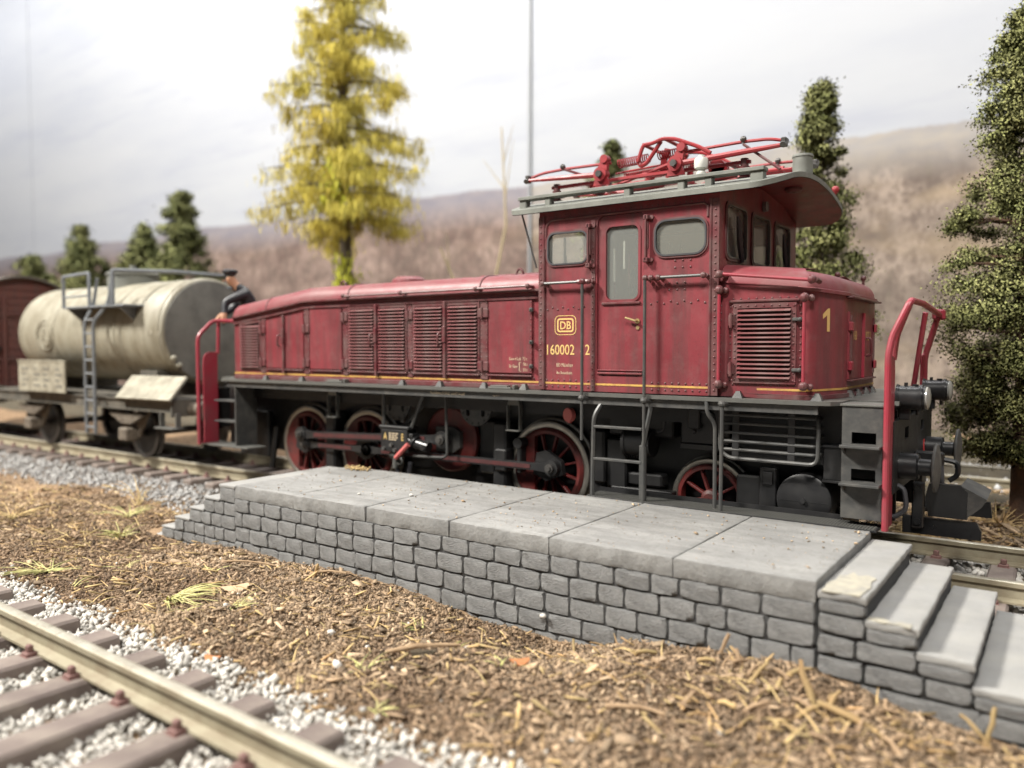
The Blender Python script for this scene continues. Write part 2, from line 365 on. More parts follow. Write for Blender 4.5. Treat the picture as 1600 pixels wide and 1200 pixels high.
# --- deck and frame
dk = [(-11.35, -1.0), (-10.78, -1.0), (-10.78, -1.30), (-10.70, -1.47), (-1.02, -1.47), (-0.88, -1.43), (-0.80, -1.32), (-0.79, -1.0), (-0.34, -1.0)]
G().plate(dk + [(x, -y) for x, y in reversed(dk)], [], 1.645, 1.687, 'z').obj('running_board', 'steel_grey', LO)
for s in (-1, 1):
    G().box(-10.6, -1.0, s * 1.385, s * 1.43, 1.553, 1.643).obj('valance', 'step_black', LO)
    G().box(-10.9, -0.42, s * 0.55, s * 0.60, 0.42, 1.64).obj('side_frame', 'frame_black', LO)
G().box(-10.6, -0.8, -1.05, 1.05, 1.36, 1.642).box(-10.0, -1.0, -0.55, 0.55, 0.10, 1.36).obj('underframe_and_dark_block', 'frame_black', LO)  # lower block added to hide the bright ground, keeping the wheel gaps black
for x0, x1 in ((-0.42, -0.34), (-11.35, -11.27)):
    G().plate(rect(-1.22, 1.22, 0.80, 1.50), [rect(-0.62, -0.40, 1.28, 1.40), rect(0.40, 0.62, 1.28, 1.40)], x0, x1, 'x').obj('buffer_beam', 'frame_black', LO)

# --- body: side walls, tops
def hood_prof(x, zs, hw, r=0.22, crown=0.05):
    p = []
    for i in range(7):
        a = PI / 2 * i / 6; p.append((x, -hw + r * (1 - math.cos(a)), zs + r * math.sin(a)))
    p += [(x, -0.55, zs + r + crown * .75), (x, 0, zs + r + crown)]
    return p + [(x, -q[1], q[2]) for q in reversed(p[:-1])]
HS = [(-10.56, 2.66), (-10.50, 2.71), (-8.95, 2.895), (-8.73, 2.925), (-8.45, 2.932), (-4.31, 2.932)]
def zsh(x):
    for (a, za), (b, zb) in zip(HS, HS[1:]):
        if a <= x <= b: return za + (zb - za) * (x - a) / (b - a)
    return 2.932
rings = [[(x, -1.33, 1.70), (x, -1.33, z), (x, 1.33, z), (x, 1.33, 1.70)] for x, z in HS[1:]]
G().loft(rings).obj('long_hood_wall', 'loco_red', LO)
rings = [hood_prof(x, z - (0.0 if i else 0.02), 1.352 - (0.03 if i == 0 else 0)) for i, (x, z) in enumerate(HS)]
hood_top = G().loft([r + [(r[0][0], r[-1][1], r[-1][2] - .02), (r[0][0], r[0][1], r[0][2] - .02)] for r in rings]).obj('long_hood_top', 'hood_top_red', LO, smooth=40)
for x in (-9.64, -7.74, -5.28):                                            # sheet joints across the top
    G().tube([(x, y, z + 0.004) for _, y, z in hood_prof(x, zsh(x), 1.352)], 0.012, 5).obj('sheet_joint', 'edge_red', hood_top)
for x in (-8.55, -5.10):                                                   # lifting eyes
    z = zsh(x) + 0.255
    G().box(x - .07, x + .07, -.75, -.60, z - .02, z + .015).tube([(x + .055 * math.cos(a), -.68, z + .015 + .075 * math.sin(a)) for a in [PI * i / 8 for i in range(9)]], .016, 6).obj('lifting_eye', 'edge_red', LO)
G().lathe([(0.02, 0.10), (.20, 0.085), (.27, 0.04), (.28, 0.0), (.28, -.05), (.02, -.05)], (-7.75, 0.0, 3.26), 'z', 24).obj('roof_vent', 'hood_top_red', LO)
G().box(-6.9, -6.0, -.6, .6, 3.18, 3.215, .01).box(-5.85, -4.6, -.6, .6, 3.18, 3.225, .01).obj('roof_hatch', 'hood_top_red', LO)
# gutters and trims on the near side and far side
for s in (-1, 1):
    g = G()
    for (a, za), (b, zb) in zip(HS[1:], HS[2:]):
        g.loft([[(x, s * 1.345, z - .02), (x, s * 1.392, z - .02), (x, s * 1.392, z + .004), (x, s * 1.345, z + .012)] for x, z in ((a, za), (b, zb))])
    g.obj('gutter', 'edge_red', LO)
    g = G()
    for (a, za), (b, zb) in zip(HS[1:], HS[2:]):
        g.loft([[(x, s * 1.325, z - .115), (x, s * 1.362, z - .115), (x, s * 1.362, z - .088), (x, s * 1.325, z - .085)] for x, z in ((a, za), (b, zb))])
    g.obj('cover_strip', 'edge_red', LO)
R = Riv()
R.row((-8.3, -1.336, 2.885), (-4.36, -1.336, 2.885), 86, 0.0125)
R.row((-8.6, -1.336, 1.832), (-4.36, -1.336, 1.832), 60, 0.0125)
# skirt, yellow line and clamps
for s in (-1, 1):
    G().box(-10.50, -4.31, s * 1.32, s * 1.348, 1.69, 1.752, .004).obj('skirt', 'edge_red', LO)
    G().box(-10.50, -4.31, s * 1.325, s * 1.3345, 1.775, 1.797).obj('yellow_line', 'yellow_line', LO)
def clamp(x, y):
    return G().add([(x - .055, y - .05, 1.688), (x + .055, y - .05, 1.688), (x + .055, y + .03, 1.688), (x - .055, y + .03, 1.688), (x - .02, y - .02, 1.76), (x + .02, y - .02, 1.76), (x + .02, y + .03, 1.76), (x - .02, y + .03, 1.76)],
                   [(0, 1, 5, 4), (1, 2, 6, 5), (2, 3, 7, 6), (3, 0, 4, 7), (4, 5, 6, 7)])
for x in (-9.62, -8.74, -6.62, -5.93, -5.18, -4.55, -1.82, -1.02): clamp(x, -1.37).obj('clamp', 'step_black', LO)
for x in (-7.92, -4.86): G().box(x - .20, x + .16, -1.46, -1.36, 1.688, 1.715, .004).box(x - .17, x + .10, -1.45, -1.37, 1.715, 1.735, .004).box(x + .17, x + .21, -1.45, -1.36, 1.688, 1.745, .006).obj('deck_bracket', 'steel_grey', LO)

# --- doors and louvres of the long hood (near side)
def slat_mesh(w, d=0.048, t=0.020):
    return G().add([(sx * w / 2, y, z) for sx in (-1, 1) for y, z in ((0.012, t * .8), (-d, -t * .55), (-d, -t * .95), (0.012, -t * .1))],
                   [(0, 1, 2, 3), (4, 7, 6, 5), (0, 4, 5, 1), (1, 5, 6, 2), (2, 6, 7, 3), (3, 7, 4, 0)]).mesh('slat', 'louvre_red', 30)
def louvre(x0, x1, z0, z1, y, n, zr=None, fw=0.035, name='louvre_door'):
    """frame, dark back and one slat after another; zr = top at the right side when the top slopes"""
    zr = z1 if zr is None else zr
    fr = G().plate([(x0 - fw, z0 - fw), (x1 + fw, z0 - fw), (x1 + fw, zr + fw), (x0 - fw, z1 + fw)], [[(x0, z0), (x1, z0), (x1, zr), (x0, z1)]], y - .024, y, 'y').obj(name, 'edge_red', LO)
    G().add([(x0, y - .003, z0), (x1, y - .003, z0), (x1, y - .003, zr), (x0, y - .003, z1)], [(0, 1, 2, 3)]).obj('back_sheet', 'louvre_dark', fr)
    me = slat_mesh(x1 - x0 - .004); zt = min(z1, zr)
    for i in range(n): link('slat', me, fr, loc=((x0 + x1) / 2, y - .004, z0 + .022 + (zt - z0 - .04) * i / (n - 1)))
    return fr
def panel(x0, x1, z0, z1, y=-1.33, zr=None, name='hood_door'):
    zr = z1 if zr is None else zr
    return G().plate([(x0, z0), (x1, z0), (x1, zr), (x0, z1)], [], y - .022, y + .004, 'y').obj(name, 'loco_red', LO)
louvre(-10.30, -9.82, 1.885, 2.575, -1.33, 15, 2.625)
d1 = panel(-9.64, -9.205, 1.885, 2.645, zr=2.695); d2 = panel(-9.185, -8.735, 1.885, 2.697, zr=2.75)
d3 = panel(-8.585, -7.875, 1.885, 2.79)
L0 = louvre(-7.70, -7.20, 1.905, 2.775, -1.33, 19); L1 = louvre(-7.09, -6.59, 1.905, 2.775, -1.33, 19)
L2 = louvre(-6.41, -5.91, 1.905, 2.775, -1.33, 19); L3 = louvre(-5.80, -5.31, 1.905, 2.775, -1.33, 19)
d4 = panel(-5.125, -4.455, 1.895, 2.80)
for x, d in ((-9.195, d1), (-7.145, L0), (-5.855, L2)):                     # door posts with bar handles
    zt = 2.72 if x < -9 else 2.83
    G().box(x - .022, x + .022, -1.385, -1.335, 1.80, zt, .006).obj('door_post', 'edge_red', d)
    G().tube(bend([(x - .05, -1.36, 2.42), (x - .075, -1.42, 2.40), (x - .085, -1.42, 2.25), (x - .085, -1.37, 2.23)], .04), .014, 6).box(x - .03, x + .03, -1.40, -1.36, 2.28, 2.50, .008).obj('bar_handle', 'edge_red', d)
for x0, x1 in ((-9.785, -9.665), (-8.715, -8.605), (-7.845, -7.745), (-6.545, -6.455), (-5.265, -5.145)):
    zt = zsh(x0) - 0.10
    st = G().box(x0, x1, -1.347, -1.325, 1.80, zt, .003).obj('hinge_strip', 'edge_red', LO)
    for z in (1.97, 2.66 if x0 > -8 else 2.50): G().box(x0 - .035, x1 + .02, -1.372, -1.34, z - .06, z + .06, .008).cyl(((x0 + x1) / 2 - .02, -1.372, z - .075), ((x0 + x1) / 2 - .02, -1.372, z + .075), .017, n=8).obj('hinge', 'edge_red', st)
    for xx in (x0 + .018, x1 - .018): R.row((xx, -1.347, 1.86), (xx, -1.347, zt - .04), 17, 0.0125)
for x0, x1 in ((-9.64, -8.735), (-8.585, -7.875), (-7.74, -6.55), (-6.45, -5.27), (-5.14, -4.45)):
    G().box(x0, x1, -1.368, -1.33, 1.848, 1.868, .004).obj('door_sill', 'edge_red', LO)
R.row((-4.47, -1.352, 1.93), (-4.47, -1.352, 2.78), 13, 0.0125); R.row((-4.345, -1.336, 1.86), (-4.345, -1.336, 2.85), 16, 0.014)
for z in (2.68, 2.28, 1.98): G().box(-4.475, -4.425, -1.39, -1.345, z - .025, z + .025, .008).cyl((-4.45, -1.41, z), (-4.45, -1.35, z), .012, n=6).obj('turn_latch', 'step_black', LO)
# rail along the hood
hr = G().tube([(-7.74, -1.44, 2.962), (-4.45, -1.44, 2.975)], .016, 8).obj('hood_handrail', 'edge_red', LO)
for x in (-7.74, -6.59, -5.27, -4.46): G().ball((x, -1.44, 2.968), .034, 8, 6).cyl((x + .02, -1.44, 2.966), (x + .02, -1.35, 2.966), .02, n=8).obj('rail_stanchion', 'edge_red', hr)
# yard lettering on the hood
text('weight_lettering', 'Gew d Lok  73 t', -4.80, -1.354, 2.055, .040, 'letter_cream', LO, .72)
text('weight_lettering', 'Br Gew', -4.80, -1.354, 1.96, .040, 'letter_cream', LO, .72)
text('weight_lettering', '78 t', -4.585, -1.354, 1.985, .040, 'letter_cream', LO, .72); text('weight_lettering', '55 t', -4.585, -1.354, 1.918, .040, 'letter_cream', LO, .72)
G().box(-4.645, -4.638, -1.355, -1.353, 1.915, 2.03).box(-4.645, -4.615, -1.355, -1.353, 2.025, 2.03).box(-4.645, -4.615, -1.355, -1.353, 1.915, 1.920).obj('bracket_mark', 'letter_cream', LO)
text('brake_lettering', 'Knorr-Bremse K-GPmZ   Unt.MF 10.12.68', -6.05, -1.4325, 1.590, .034, 'letter_cream', LO, .70)
text('brake_lettering', 'Reg. Nr. 4', -5.00, -1.4325, 1.595, .018, 'letter_cream', LO, .95)

# --- cab
CX0, CX1, CZ0, CZ1 = -4.31, -2.04, 1.70, 3.90
WL = (-4.185, -3.625, 3.205, 3.590); WR = (-2.775, -2.175, 3.220, 3.615); DO = (-3.505, -2.905, 1.885, 3.735); DW = (-3.395, -2.985, 2.765, 3.600)
for s in (-1, 1):
    a, b = (-1.40, -1.355) if s < 0 else (1.355, 1.40)
    w = G().plate(rect(CX0, CX1, CZ0, CZ1), [rrect(*WL, .10), rrect(*WR, .13), rrect(*DO[:2], DO[2], DO[3], .09)], a, b, 'y').obj('cab_side_wall', 'loco_red', LO)
    yo = s * 1.40
    d = G().plate(rrect(DO[0] + .006, DO[1] - .006, DO[2] + .006, DO[3] - .006, .085), [rrect(*DW[:2], DW[2], DW[3], .075)], s * 1.383, s * 1.350, 'y').obj('cab_door', 'loco_red', LO)
    if s < 0:
        G().plate(rrect(DW[0] - .03, DW[1] + .03, DW[2] - .03, DW[3] + .03, .10), [rrect(DW[0], DW[1], DW[2], DW[3], .075)], -1.393, -1.380, 'y').obj('window_frame', 'loco_red', d)
        G().box(DW[0] - .05, DW[1] + .03, -1.405, -1.38, DW[2] - .055, DW[2] - .028, .005).obj('window_sill', 'edge_red', d)
        G().tube(bend([(-2.99, -1.39, 2.515), (-2.99, -1.43, 2.515), (-3.12, -1.435, 2.555)], .02), .0125, 7).cyl((-2.99, -1.38, 2.515), (-2.99, -1.395, 2.515), .03, n=12).cyl((-2.985, -1.38, 2.44), (-2.985, -1.395, 2.44), .022, n=10).obj('door_handle', 'brass', d)
        G().box(DO[0] + .01, DO[1] - .01, -1.42, -1.383, 1.905, 1.93, .006).box(DO[0] + .01, DO[1] - .01, -1.408, -1.383, 1.945, 1.96, .004).obj('kick_rail', 'loco_red', d)
    G().plate(rrect(DW[0] - .01, DW[1] + .01, DW[2] - .01, DW[3] + .01, .07), [], s * 1.364, s * 1.360, 'y').obj('pane', 'window_glass', d)
    for q, r_, gl in ((WL, .10, 'window_glass'), (WR, .13, 'dusty_glass')):
        f = G().plate(rrect(q[0] - .022, q[1] + .022, q[2] - .022, q[3] + .022, r_ + .02), [rrect(*q, r_)], s * 1.4005, s * 1.417, 'y').obj('cab_window', 'edge_red', LO)
        G().plate(rrect(q[0] - .002, q[1] + .002, q[2] - .002, q[3] + .002, r_), [rrect(q[0] + .016, q[1] - .016, q[2] + .016, q[3] - .016, r_ - .016)], s * 1.382, s * 1.424, 'y').obj('rubber_seal', 'rubber', f)
        G().plate(rrect(*q, r_), [], s * 1.392, s * 1.388, 'y').obj('pane', gl, f)
# cab front and rear walls
FW = [(-1.20, -0.575), (-0.37, 0.265), (0.48, 1.10)]
fw = G().plate([(-1.355, 1.70), (1.355, 1.70), (1.355, 3.86), (0.8, 4.03), (0, 4.10), (-0.8, 4.03), (-1.355, 3.86)], [rrect(a, b, 3.19, 3.765, .07) for a, b in FW], -2.085, -2.042, 'x').obj('cab_front_wall', 'loco_red', LO)
for i, (a, b) in enumerate(FW):
    f = G().plate(rrect(a - .03, b + .03, 3.16, 3.795, .09), [rrect(a, b, 3.19, 3.765, .07)], -2.042, -2.026, 'x').obj('cab_front_window', 'edge_red', LO)
    G().plate(rrect(a, b, 3.19, 3.765, .07), [rrect(a + .014, b - .014, 3.204, 3.751, .06)], -2.055, -2.020, 'x').obj('rubber_seal', 'steel_grey', f)
    G().plate(rrect(a - .001, b + .001, 3.191, 3.764, .07), [], -2.066, -2.062, 'x').obj('pane', 'dusty_glass', f)
    if i != 1: G().tube([(-2.015, (a + b) / 2 + .12, 3.17), (-2.012, (a + b) / 2 + .03, 3.40), (-2.012, (a + b) / 2 - .03, 3.66)], [.03, .036, .018], 6).obj('wiper', 'rubber', f)
G().ball((-2.025, 0.03, 3.90), .052, 12, 8, (.6, 1, 1.25)).lathe([(.045, 0), (.058, .02), (.062, .05), (.05, .05)], (-2.04, 0.03, 3.90), 'x', 16).obj('number_lamp', 'alu', LO)
G().plate([(-1.355, 1.70), (1.355, 1.70), (1.355, 3.86), (0.8, 4.03), (0, 4.10), (-0.8, 4.03), (-1.355, 3.86)], [rrect(-1.20, -.35, 3.22, 3.765, .07), rect(.42, .47, 2.9, 3.55), rect(.86, .90, 3.02, 3.60)], CX0 + .002, CX0 + .045, 'x').obj('cab_rear_wall', 'loco_red', LO)
G().plate([(-1.34, 1.75), (1.34, 1.75), (1.34, 3.86), (-1.34, 3.86)], [rrect(-1.19, -.36, 3.23, 3.755, .07), rect(.425, .465, 2.91, 3.54), rect(.865, .895, 3.03, 3.59)], CX0 + .05, CX0 + .056, 'x').obj('rear_lining', 'interior', LO)
G().box(-4.335, -4.325, -.80, -.755, 3.20, 3.62).box(-4.335, -4.325, -.765, -.735, 3.20, 3.4).obj('rear_wiper', 'rubber', LO)
G().plate(rect(-4.24, -2.10, 1.75, 3.86), [rrect(*WL, .1), rrect(*WR, .12)], 1.338, 1.344, 'y').obj('side_lining', 'interior', LO)
G().box(-4.24, -2.10, -1.33, 1.33, 1.70, 1.76).obj('cab_floor', 'interior_dark', LO)
G().box(-2.75, -2.12, -0.2, 1.1, 1.76, 2.85, .02).box(-2.62, -2.2, -.1, 1.0, 2.85, 2.93, .02).cyl((-2.75, .15, 2.75), (-2.80, .15, 2.95), .19, n=20).obj('control_desk', 'interior_dark', LO)
for x, z0, z1 in ((-3.335, 2.98, 3.36), (-3.205, 3.12, 3.44)): G().box(x - .011, x + .011, -1.31, -1.29, z0, z1, .003).obj('door_glass_highlight', 'white_ceramic', LO)  # white bars added behind the door glass in place of its highlight strips
G().box(-3.75, -3.2, .35, 1.2, 2.2, 3.44, .03).cyl((-3.45, .3, 3.3), (-3.45, .3, 3.6), .09, n=12).obj('switch_cabinet', 'interior_dark', LO)
G().tube(bend([(-2.95, -.9, 2.8), (-2.75, -.9, 3.1), (-2.72, -.8, 3.4)], .1), .02, 6).obj('brake_lever', 'interior_dark', LO)
# corner strips, beads
for x0, x1 in ((-4.314, -4.25), (-2.115, -2.036)):
    G().box(x0, x1, -1.412, -1.398, 1.705, 3.79).obj('corner_strip', 'edge_red', LO)
    R.row(((x0 + x1) / 2, -1.412, 1.76), ((x0 + x1) / 2, -1.412, 3.75), 29, 0.0155)
G().box(-3.585, -3.53, -1.410, -1.398, 1.705, 3.70).obj('corner_strip', 'edge_red', LO); R.row((-3.557, -1.41, 1.76), (-3.557, -1.41, 3.66), 28, 0.0155)
for x in (-4.238, -2.128): G().tube([(x, -1.408, 1.705), (x, -1.408, 3.80)], .016, 8).obj('corner_bead', 'edge_red', LO)
G().tube(bend([(-4.215, -1.405, 3.40), (-4.21, -1.405, 3.745), (-2.165, -1.405, 3.755), (-2.165, -1.405, 3.61)], .12, 6), .014, 7).obj('rain_bead', 'edge_red', LO)
R.row((-4.27, -1.402, 3.79), (-2.08, -1.402, 3.79), 34, 0.0125)
for z, n in ((1.745, 8), (1.822, 8)): R.row((-4.20, -1.401, z), (-3.62, -1.401, z), n, .0155); R.row((-2.80, -1.401, z), (-2.16, -1.401, z), 9, .0155)
for k in range(8): R.row((-4.19 + .073 * k, -1.401, 2.672 + .026 * (k % 2)), (-4.19 + .073 * k, -1.401, 2.67), 1, .0155)
for k in range(9): R.row((-2.82 + .079 * k, -1.401, 2.700 + .026 * (k % 2)), (-2.82 + .079 * k, -1.401, 2.70), 1, .0155)
for dx in (0, .09, .18):
    for z in (3.165, 3.09): R.row((-2.535 + dx, -1.401, z), (-2.535 + dx, -1.401, z), 1, .0155)
    for z in (2.925, 2.85): R.row((-2.60 + dx, -1.401, z), (-2.60 + dx, -1.401, z), 1, .0155)
for x0, x1 in ((-4.25, -3.585), (-3.52, -2.90), (-2.89, -2.115)): G().box(x0, x1, -1.4045, -1.397, 1.775, 1.797).obj('yellow_line', 'yellow_line', LO)
# upright blades beside the windows
for x, z0, z1 in ((-3.60, 3.19, 3.63), (-2.865, 3.21, 3.66)):
    b = G().box(x - .012, x + .012, -1.47, -1.425, z0 - .03, z1 + .03, .006).box(x + .012, x + .03, -1.455, -1.43, z0 + .1, z1 - .05, .004).obj('wind_deflector', 'edge_red', LO)
    for z in (z0 - .02, z1): G().box(x - .03, x + .03, -1.47, -1.40, z - .025, z + .025, .006).cyl((x + .055, -1.43, z), (x + .055, -1.40, z), .024, n=8).obj('deflector_bracket', 'edge_red', b)
# emblem and lettering
em = G().plate(rrect(-4.085, -3.785, 2.365, 2.600, .062), [rrect(-4.077, -3.793, 2.373, 2.592, .055)], -1.4035, -1.401, 'y').plate(rrect(-4.050, -3.820, 2.400, 2.565, .034), [rrect(-4.032, -3.838, 2.418, 2.547, .020)], -1.4035, -1.401, 'y').obj('emblem', 'letter_yellow', LO)
text('emblem_letters', 'DB', -3.935, -1.4035, 2.436, .093, 'letter_yellow', em, .92, 'CENTER', .012)
text('running_number', '160002', -4.222, -1.4035, 2.130, .122, 'letter_yellow', LO, .80, bold=.004)
text('running_number', '-', -3.735, -1.4035, 2.130, .122, 'letter_yellow', LO, .80); text('running_number', '2', -3.665, -1.4035, 2.130, .122, 'letter_yellow', LO, .80, bold=.004)
text('depot_lettering', 'BD München', -4.06, -1.4035, 1.985, .043, 'letter_cream', LO, .72); text('depot_lettering', 'Bw Rosenheim', -4.06, -1.4035, 1.895, .036, 'letter_cream', LO, .72)
# grab rails and poles
g1 = G().tube([(-4.215, -1.475, 2.985), (-3.56, -1.475, 2.985)], .017, 8).obj('grab_rail', 'pole_grey', LO)
for x in (-4.215, -3.575): G().ball((x, -1.475, 2.985), .033, 8, 6).cyl((x + .03, -1.475, 2.985), (x + .03, -1.40, 2.97), .022, n=8).obj('rail_knob', 'edge_red', g1)
G().ball((-3.645, -1.50, 2.985), .042, 8, 6).cyl((-3.72, -1.48, 2.985), (-3.58, -1.48, 2.985), .03, n=8).obj('rail_knob', 'edge_red', g1)
g2 = G().tube([(-2.72, -1.475, 2.985), (-2.17, -1.475, 2.985)], .017, 8).obj('grab_rail', 'pole_grey', LO)
for x in (-2.70, -2.18): G().ball((x, -1.475, 2.985), .036, 8, 6).cyl((x + .025, -1.475, 2.985), (x + .025, -1.40, 2.97), .024, n=8).obj('rail_knob', 'edge_red', g2)
for x in (-2.85, -2.78): G().ball((x, -1.49, 2.985), .036, 8, 6).cyl((x, -1.49, 2.985), (x + .02, -1.40, 2.97), .022, n=8).obj('rail_knob', 'edge_red', g2)
for x, zt, zb in ((-3.645, 2.96, 1.13), (-2.845, 2.96, 0.49)):
    p = G().tube([(x, -1.505, zt), (x, -1.505, zb)], .0185, 8).obj('boarding_pole', 'pole_grey', LO)
    G().ball((x, -1.505, 1.628), .046, 10, 6, (1, 1, .8)).cyl((x, -1.505, 1.628), (x + .05, -1.42, 1.63), .025, n=8).obj('pole_clamp', 'pole_grey', p)
p = G().tube([(-1.945, -1.505, 1.62), (-1.95, -1.505, .49)], .021, 8).obj('boarding_pole', 'pole_grey', LO)
G().ball((-1.945, -1.505, 1.628), .046, 10, 6, (1, 1, .8)).cyl((-1.945, -1.505, 1.628), (-1.90, -1.42, 1.63), .025, n=8).obj('pole_clamp', 'pole_grey', p)
G().tube(bend([(-2.14, -1.45, 1.64), (-2.125, -1.47, 1.52), (-2.06, -1.40, 1.40), (-2.055, -1.40, .49)], .06), .022, 8).obj('boarding_pole', 'pole_grey', LO)
R.obj(LO)

# --- short hood at the front
pl = [(-2.04, -1.36), (-1.22, -1.36), (-1.14, -1.35), (-1.085, -1.31), (-1.05, -1.24), (-0.95, -0.88), (-0.925, -0.80), (-0.915, -0.70)]
pl = pl + [(x, -y) for x, y in reversed(pl)]
cx = Vector((-1.6, 0))
def off(i, d):
    a, b, c = Vector(pl[i - 1]), Vector(pl[i]), Vector(pl[(i + 1) % len(pl)])
    if i in (0, len(pl) - 1): return (b.x, b.y - math.copysign(d, b.y))
    t = (c - a).normalized(); n = Vector((t.y, -t.x)); return (b.x - n.x * d, b.y - n.y * d)
zg = lambda x: 2.885 - (x + 2.0) * 0.105
G().loft([[(x, y, 1.70) for x, y in pl], [(x, y, zg(x)) for x, y in pl]]).obj('short_hood_wall', 'loco_red', LO, smooth=40)
tr = []
for d, h in ((-.028, -.012), (-.028, .02), (.0, .03)): tr.append([(*off(i, d), zg(pl[i][0]) + h) for i in range(len(pl))])
for k in range(7):
    a = PI / 2 * k / 6; tr.append([(*off(i, .24 * (1 - math.cos(a)) + .004), zg(pl[i][0]) + .03 + .195 * math.sin(a)) for i in range(len(pl))])
tr.append([(off(i, .5)[0], pl[i][1] * .45, zg(pl[i][0]) + .262) for i in range(len(pl))])
G().loft(tr).obj('short_hood_top', 'hood_top_red', LO, smooth=42)
pp = [(*off(i, -.004), 0) for i in range(len(pl))]
G().loft([[(x, y, 1.775) for x, y, _ in pp], [(x, y, 1.797) for x, y, _ in pp]]).obj('yellow_line', 'yellow_line', LO)
G().loft([[(*off(i, -.022), 1.69) for i in range(len(pl))], [(*off(i, -.022), 1.735) for i in range(len(pl))], [(*off(i, .01), 1.74) for i in range(len(pl))]]).obj('skirt', 'edge_red', LO)
fl = louvre(-1.835, -1.285, 1.895, 2.625, -1.36, 16, fw=.05, name='louvre_hatch')
G().box(-1.93, -1.20, -1.395, -1.355, 2.685, 2.715, .008).obj('hatch_hood', 'edge_red', fl)
for z in (1.99, 2.50):
    G().box(-1.935, -1.86, -1.40, -1.355, z - .06, z + .06, .01).cyl((-1.90, -1.405, z - .075), (-1.90, -1.405, z + .075), .018, n=8).obj('hinge', 'edge_red', fl)
    G().box(-1.27, -1.165, -1.405, -1.37, z - .018, z + .018, .008).ball((-1.19, -1.40, z), .024, 8, 5).obj('hasp', 'step_black', fl)
R2 = Riv()
for x in (-1.92, -1.862, -1.258, -1.195): R2.row((x, -1.362 if x in (-1.92, -1.195) else -1.385, 1.88), (x, -1.362 if x in (-1.92, -1.195) else -1.385, 2.64), 11, .0135)
for z, y in ((1.872, -1.385), (2.65, -1.385), (1.83, -1.362), (2.725, -1.362)): R2.row((-1.89, y, z), (-1.24, y, z), 9, .0135)
R2.row((-2.025, -1.362, 1.80), (-2.025, -1.362, 2.82), 14, .0135)
g = G().tube([(-2.01, -1.46, zg(-2.0) + .105), (-1.07, -1.46, zg(-1.07) + .095)], .0175, 8).obj('hood_handrail', 'rail_red', LO)
for x in (-2.01, -1.07): G().ball((x, -1.46, zg(x) + .10), .044, 10, 7).cyl((x + .03, -1.46, zg(x) + .10), (x + .04, -1.33, zg(x) + .085), .028, n=8).obj('rail_knob', 'edge_red', g)
for x, zt in ((-2.02, 2.825), (-1.145, 2.715)):
    g = G().tube([(x, -1.43, zt), (x, -1.43, 1.83)], .018, 8).obj('hood_handrail', 'rail_red', LO)
    for z in (zt, 1.83): G().ball((x, -1.43, z), .048, 10, 7).ball((x + .055, -1.385, z - .005), .036, 8, 6).obj('rail_knob', 'edge_red', g)
def chm(t, z): return (-1.006 + .268 * t, -1.095 + .963 * t, z)
G().add([chm(*q) for q in ((-.005, 2.38), (.05, 2.38), (.05, 2.615), (.01, 2.615), (-.085, 2.555), (-.085, 2.505), (-.005, 2.545))], [(0, 1, 2, 3, 6), (3, 4, 5, 6)]).obj('end_number', 'letter_yellow', LO, smooth=None)
# front doors of the short hood
for s, y0, y1 in ((-1, -.62, -.03), (1, .03, .62)):
    d = G().plate(rect(y0, y1, 1.88, 2.60), [], -.918, -.892, 'x').obj('front_door', 'loco_red', LO)
    G().box(-.905, -.875, y0 + (.02 if s < 0 else .5), y0 + (.06 if s < 0 else .55), 1.92, 2.56).obj('hinge_rod', 'edge_red', d)
    for z in (2.02, 2.44): G().box(-.905, -.862, y0 + (-.02 if s < 0 else .5), y0 + (.08 if s < 0 else .62), z - .05, z + .05, .01).obj('hinge', 'rail_red', d)
G().box(-.895, -.865, -.02, .02, 1.88, 2.60).obj('door_post', 'rail_red', LO)
G().tube(bend([(-.89, .12, 2.32), (-.83, .12, 2.32), (-.82, .14, 2.14), (-.88, .14, 2.12)], .04), .014, 6).obj('bar_handle', 'edge_red', LO)
G().box(-.93, -.83, -.7, .7, 2.735, 2.755, .004).obj('rain_strip', 'edge_red', LO); G().box(-.92, -.86, -.62, .62, 1.855, 1.875, .004).obj('door_sill', 'edge_red', LO)
text('door_lettering', '160', -.890, -.46, 2.30, .10, 'letter_yellow', LO, .8, facing='+x'); text('door_lettering', '002-2', -.890, .16, 2.30, .10, 'letter_yellow', LO, .8, facing='+x')
for y in (-.55, -.2, .2, .55): clamp(-.90, y).obj('clamp', 'step_black', LO)
G().ball((-1.30, .55, 3.09), .035).cyl((-1.30, .55, 3.0), (-1.30, .55, 3.09), .018, n=6).obj('lifting_eye', 'edge_red', LO)
G().ball((-1.05, .75, 3.05), .035).cyl((-1.05, .75, 2.96), (-1.05, .75, 3.05), .018, n=6).obj('lifting_eye', 'edge_red', LO)
R2.obj(LO)

# --- cab roof
def roof_z(y, x=-3): return 3.835 + 0.28 * (1 - (y / 1.52) ** 2)
ro = []
NY = 24
def x_front(y):
    t = max(0.0, (abs(y) - 1.12) / 0.40); return -1.40 - 0.30 * (1 - math.sqrt(max(0, 1 - min(1, t) ** 2)))
def x_rear(y):
    t = max(0.0, (abs(y) - 1.32) / 0.20); return -4.74 + 0.20 * (1 - math.sqrt(max(0, 1 - min(1, t) ** 2)))
ys = [-1.52 + 3.04 * i / NY for i in range(NY + 1)]; ys = sorted(set(ys + [-1.515, -1.49, -1.45, 1.45, 1.49, 1.515]))
NX = 16; vs = []; fs = []
for lay in (0, 1):
    for i in range(NX + 1):
        for y in ys:
            x = x_rear(y) + (x_front(y) - x_rear(y)) * i / NX; vs.append((x, y, roof_z(y) + (0.055 if lay == 0 else 0.0)))
ny = len(ys); T = (NX + 1) * ny
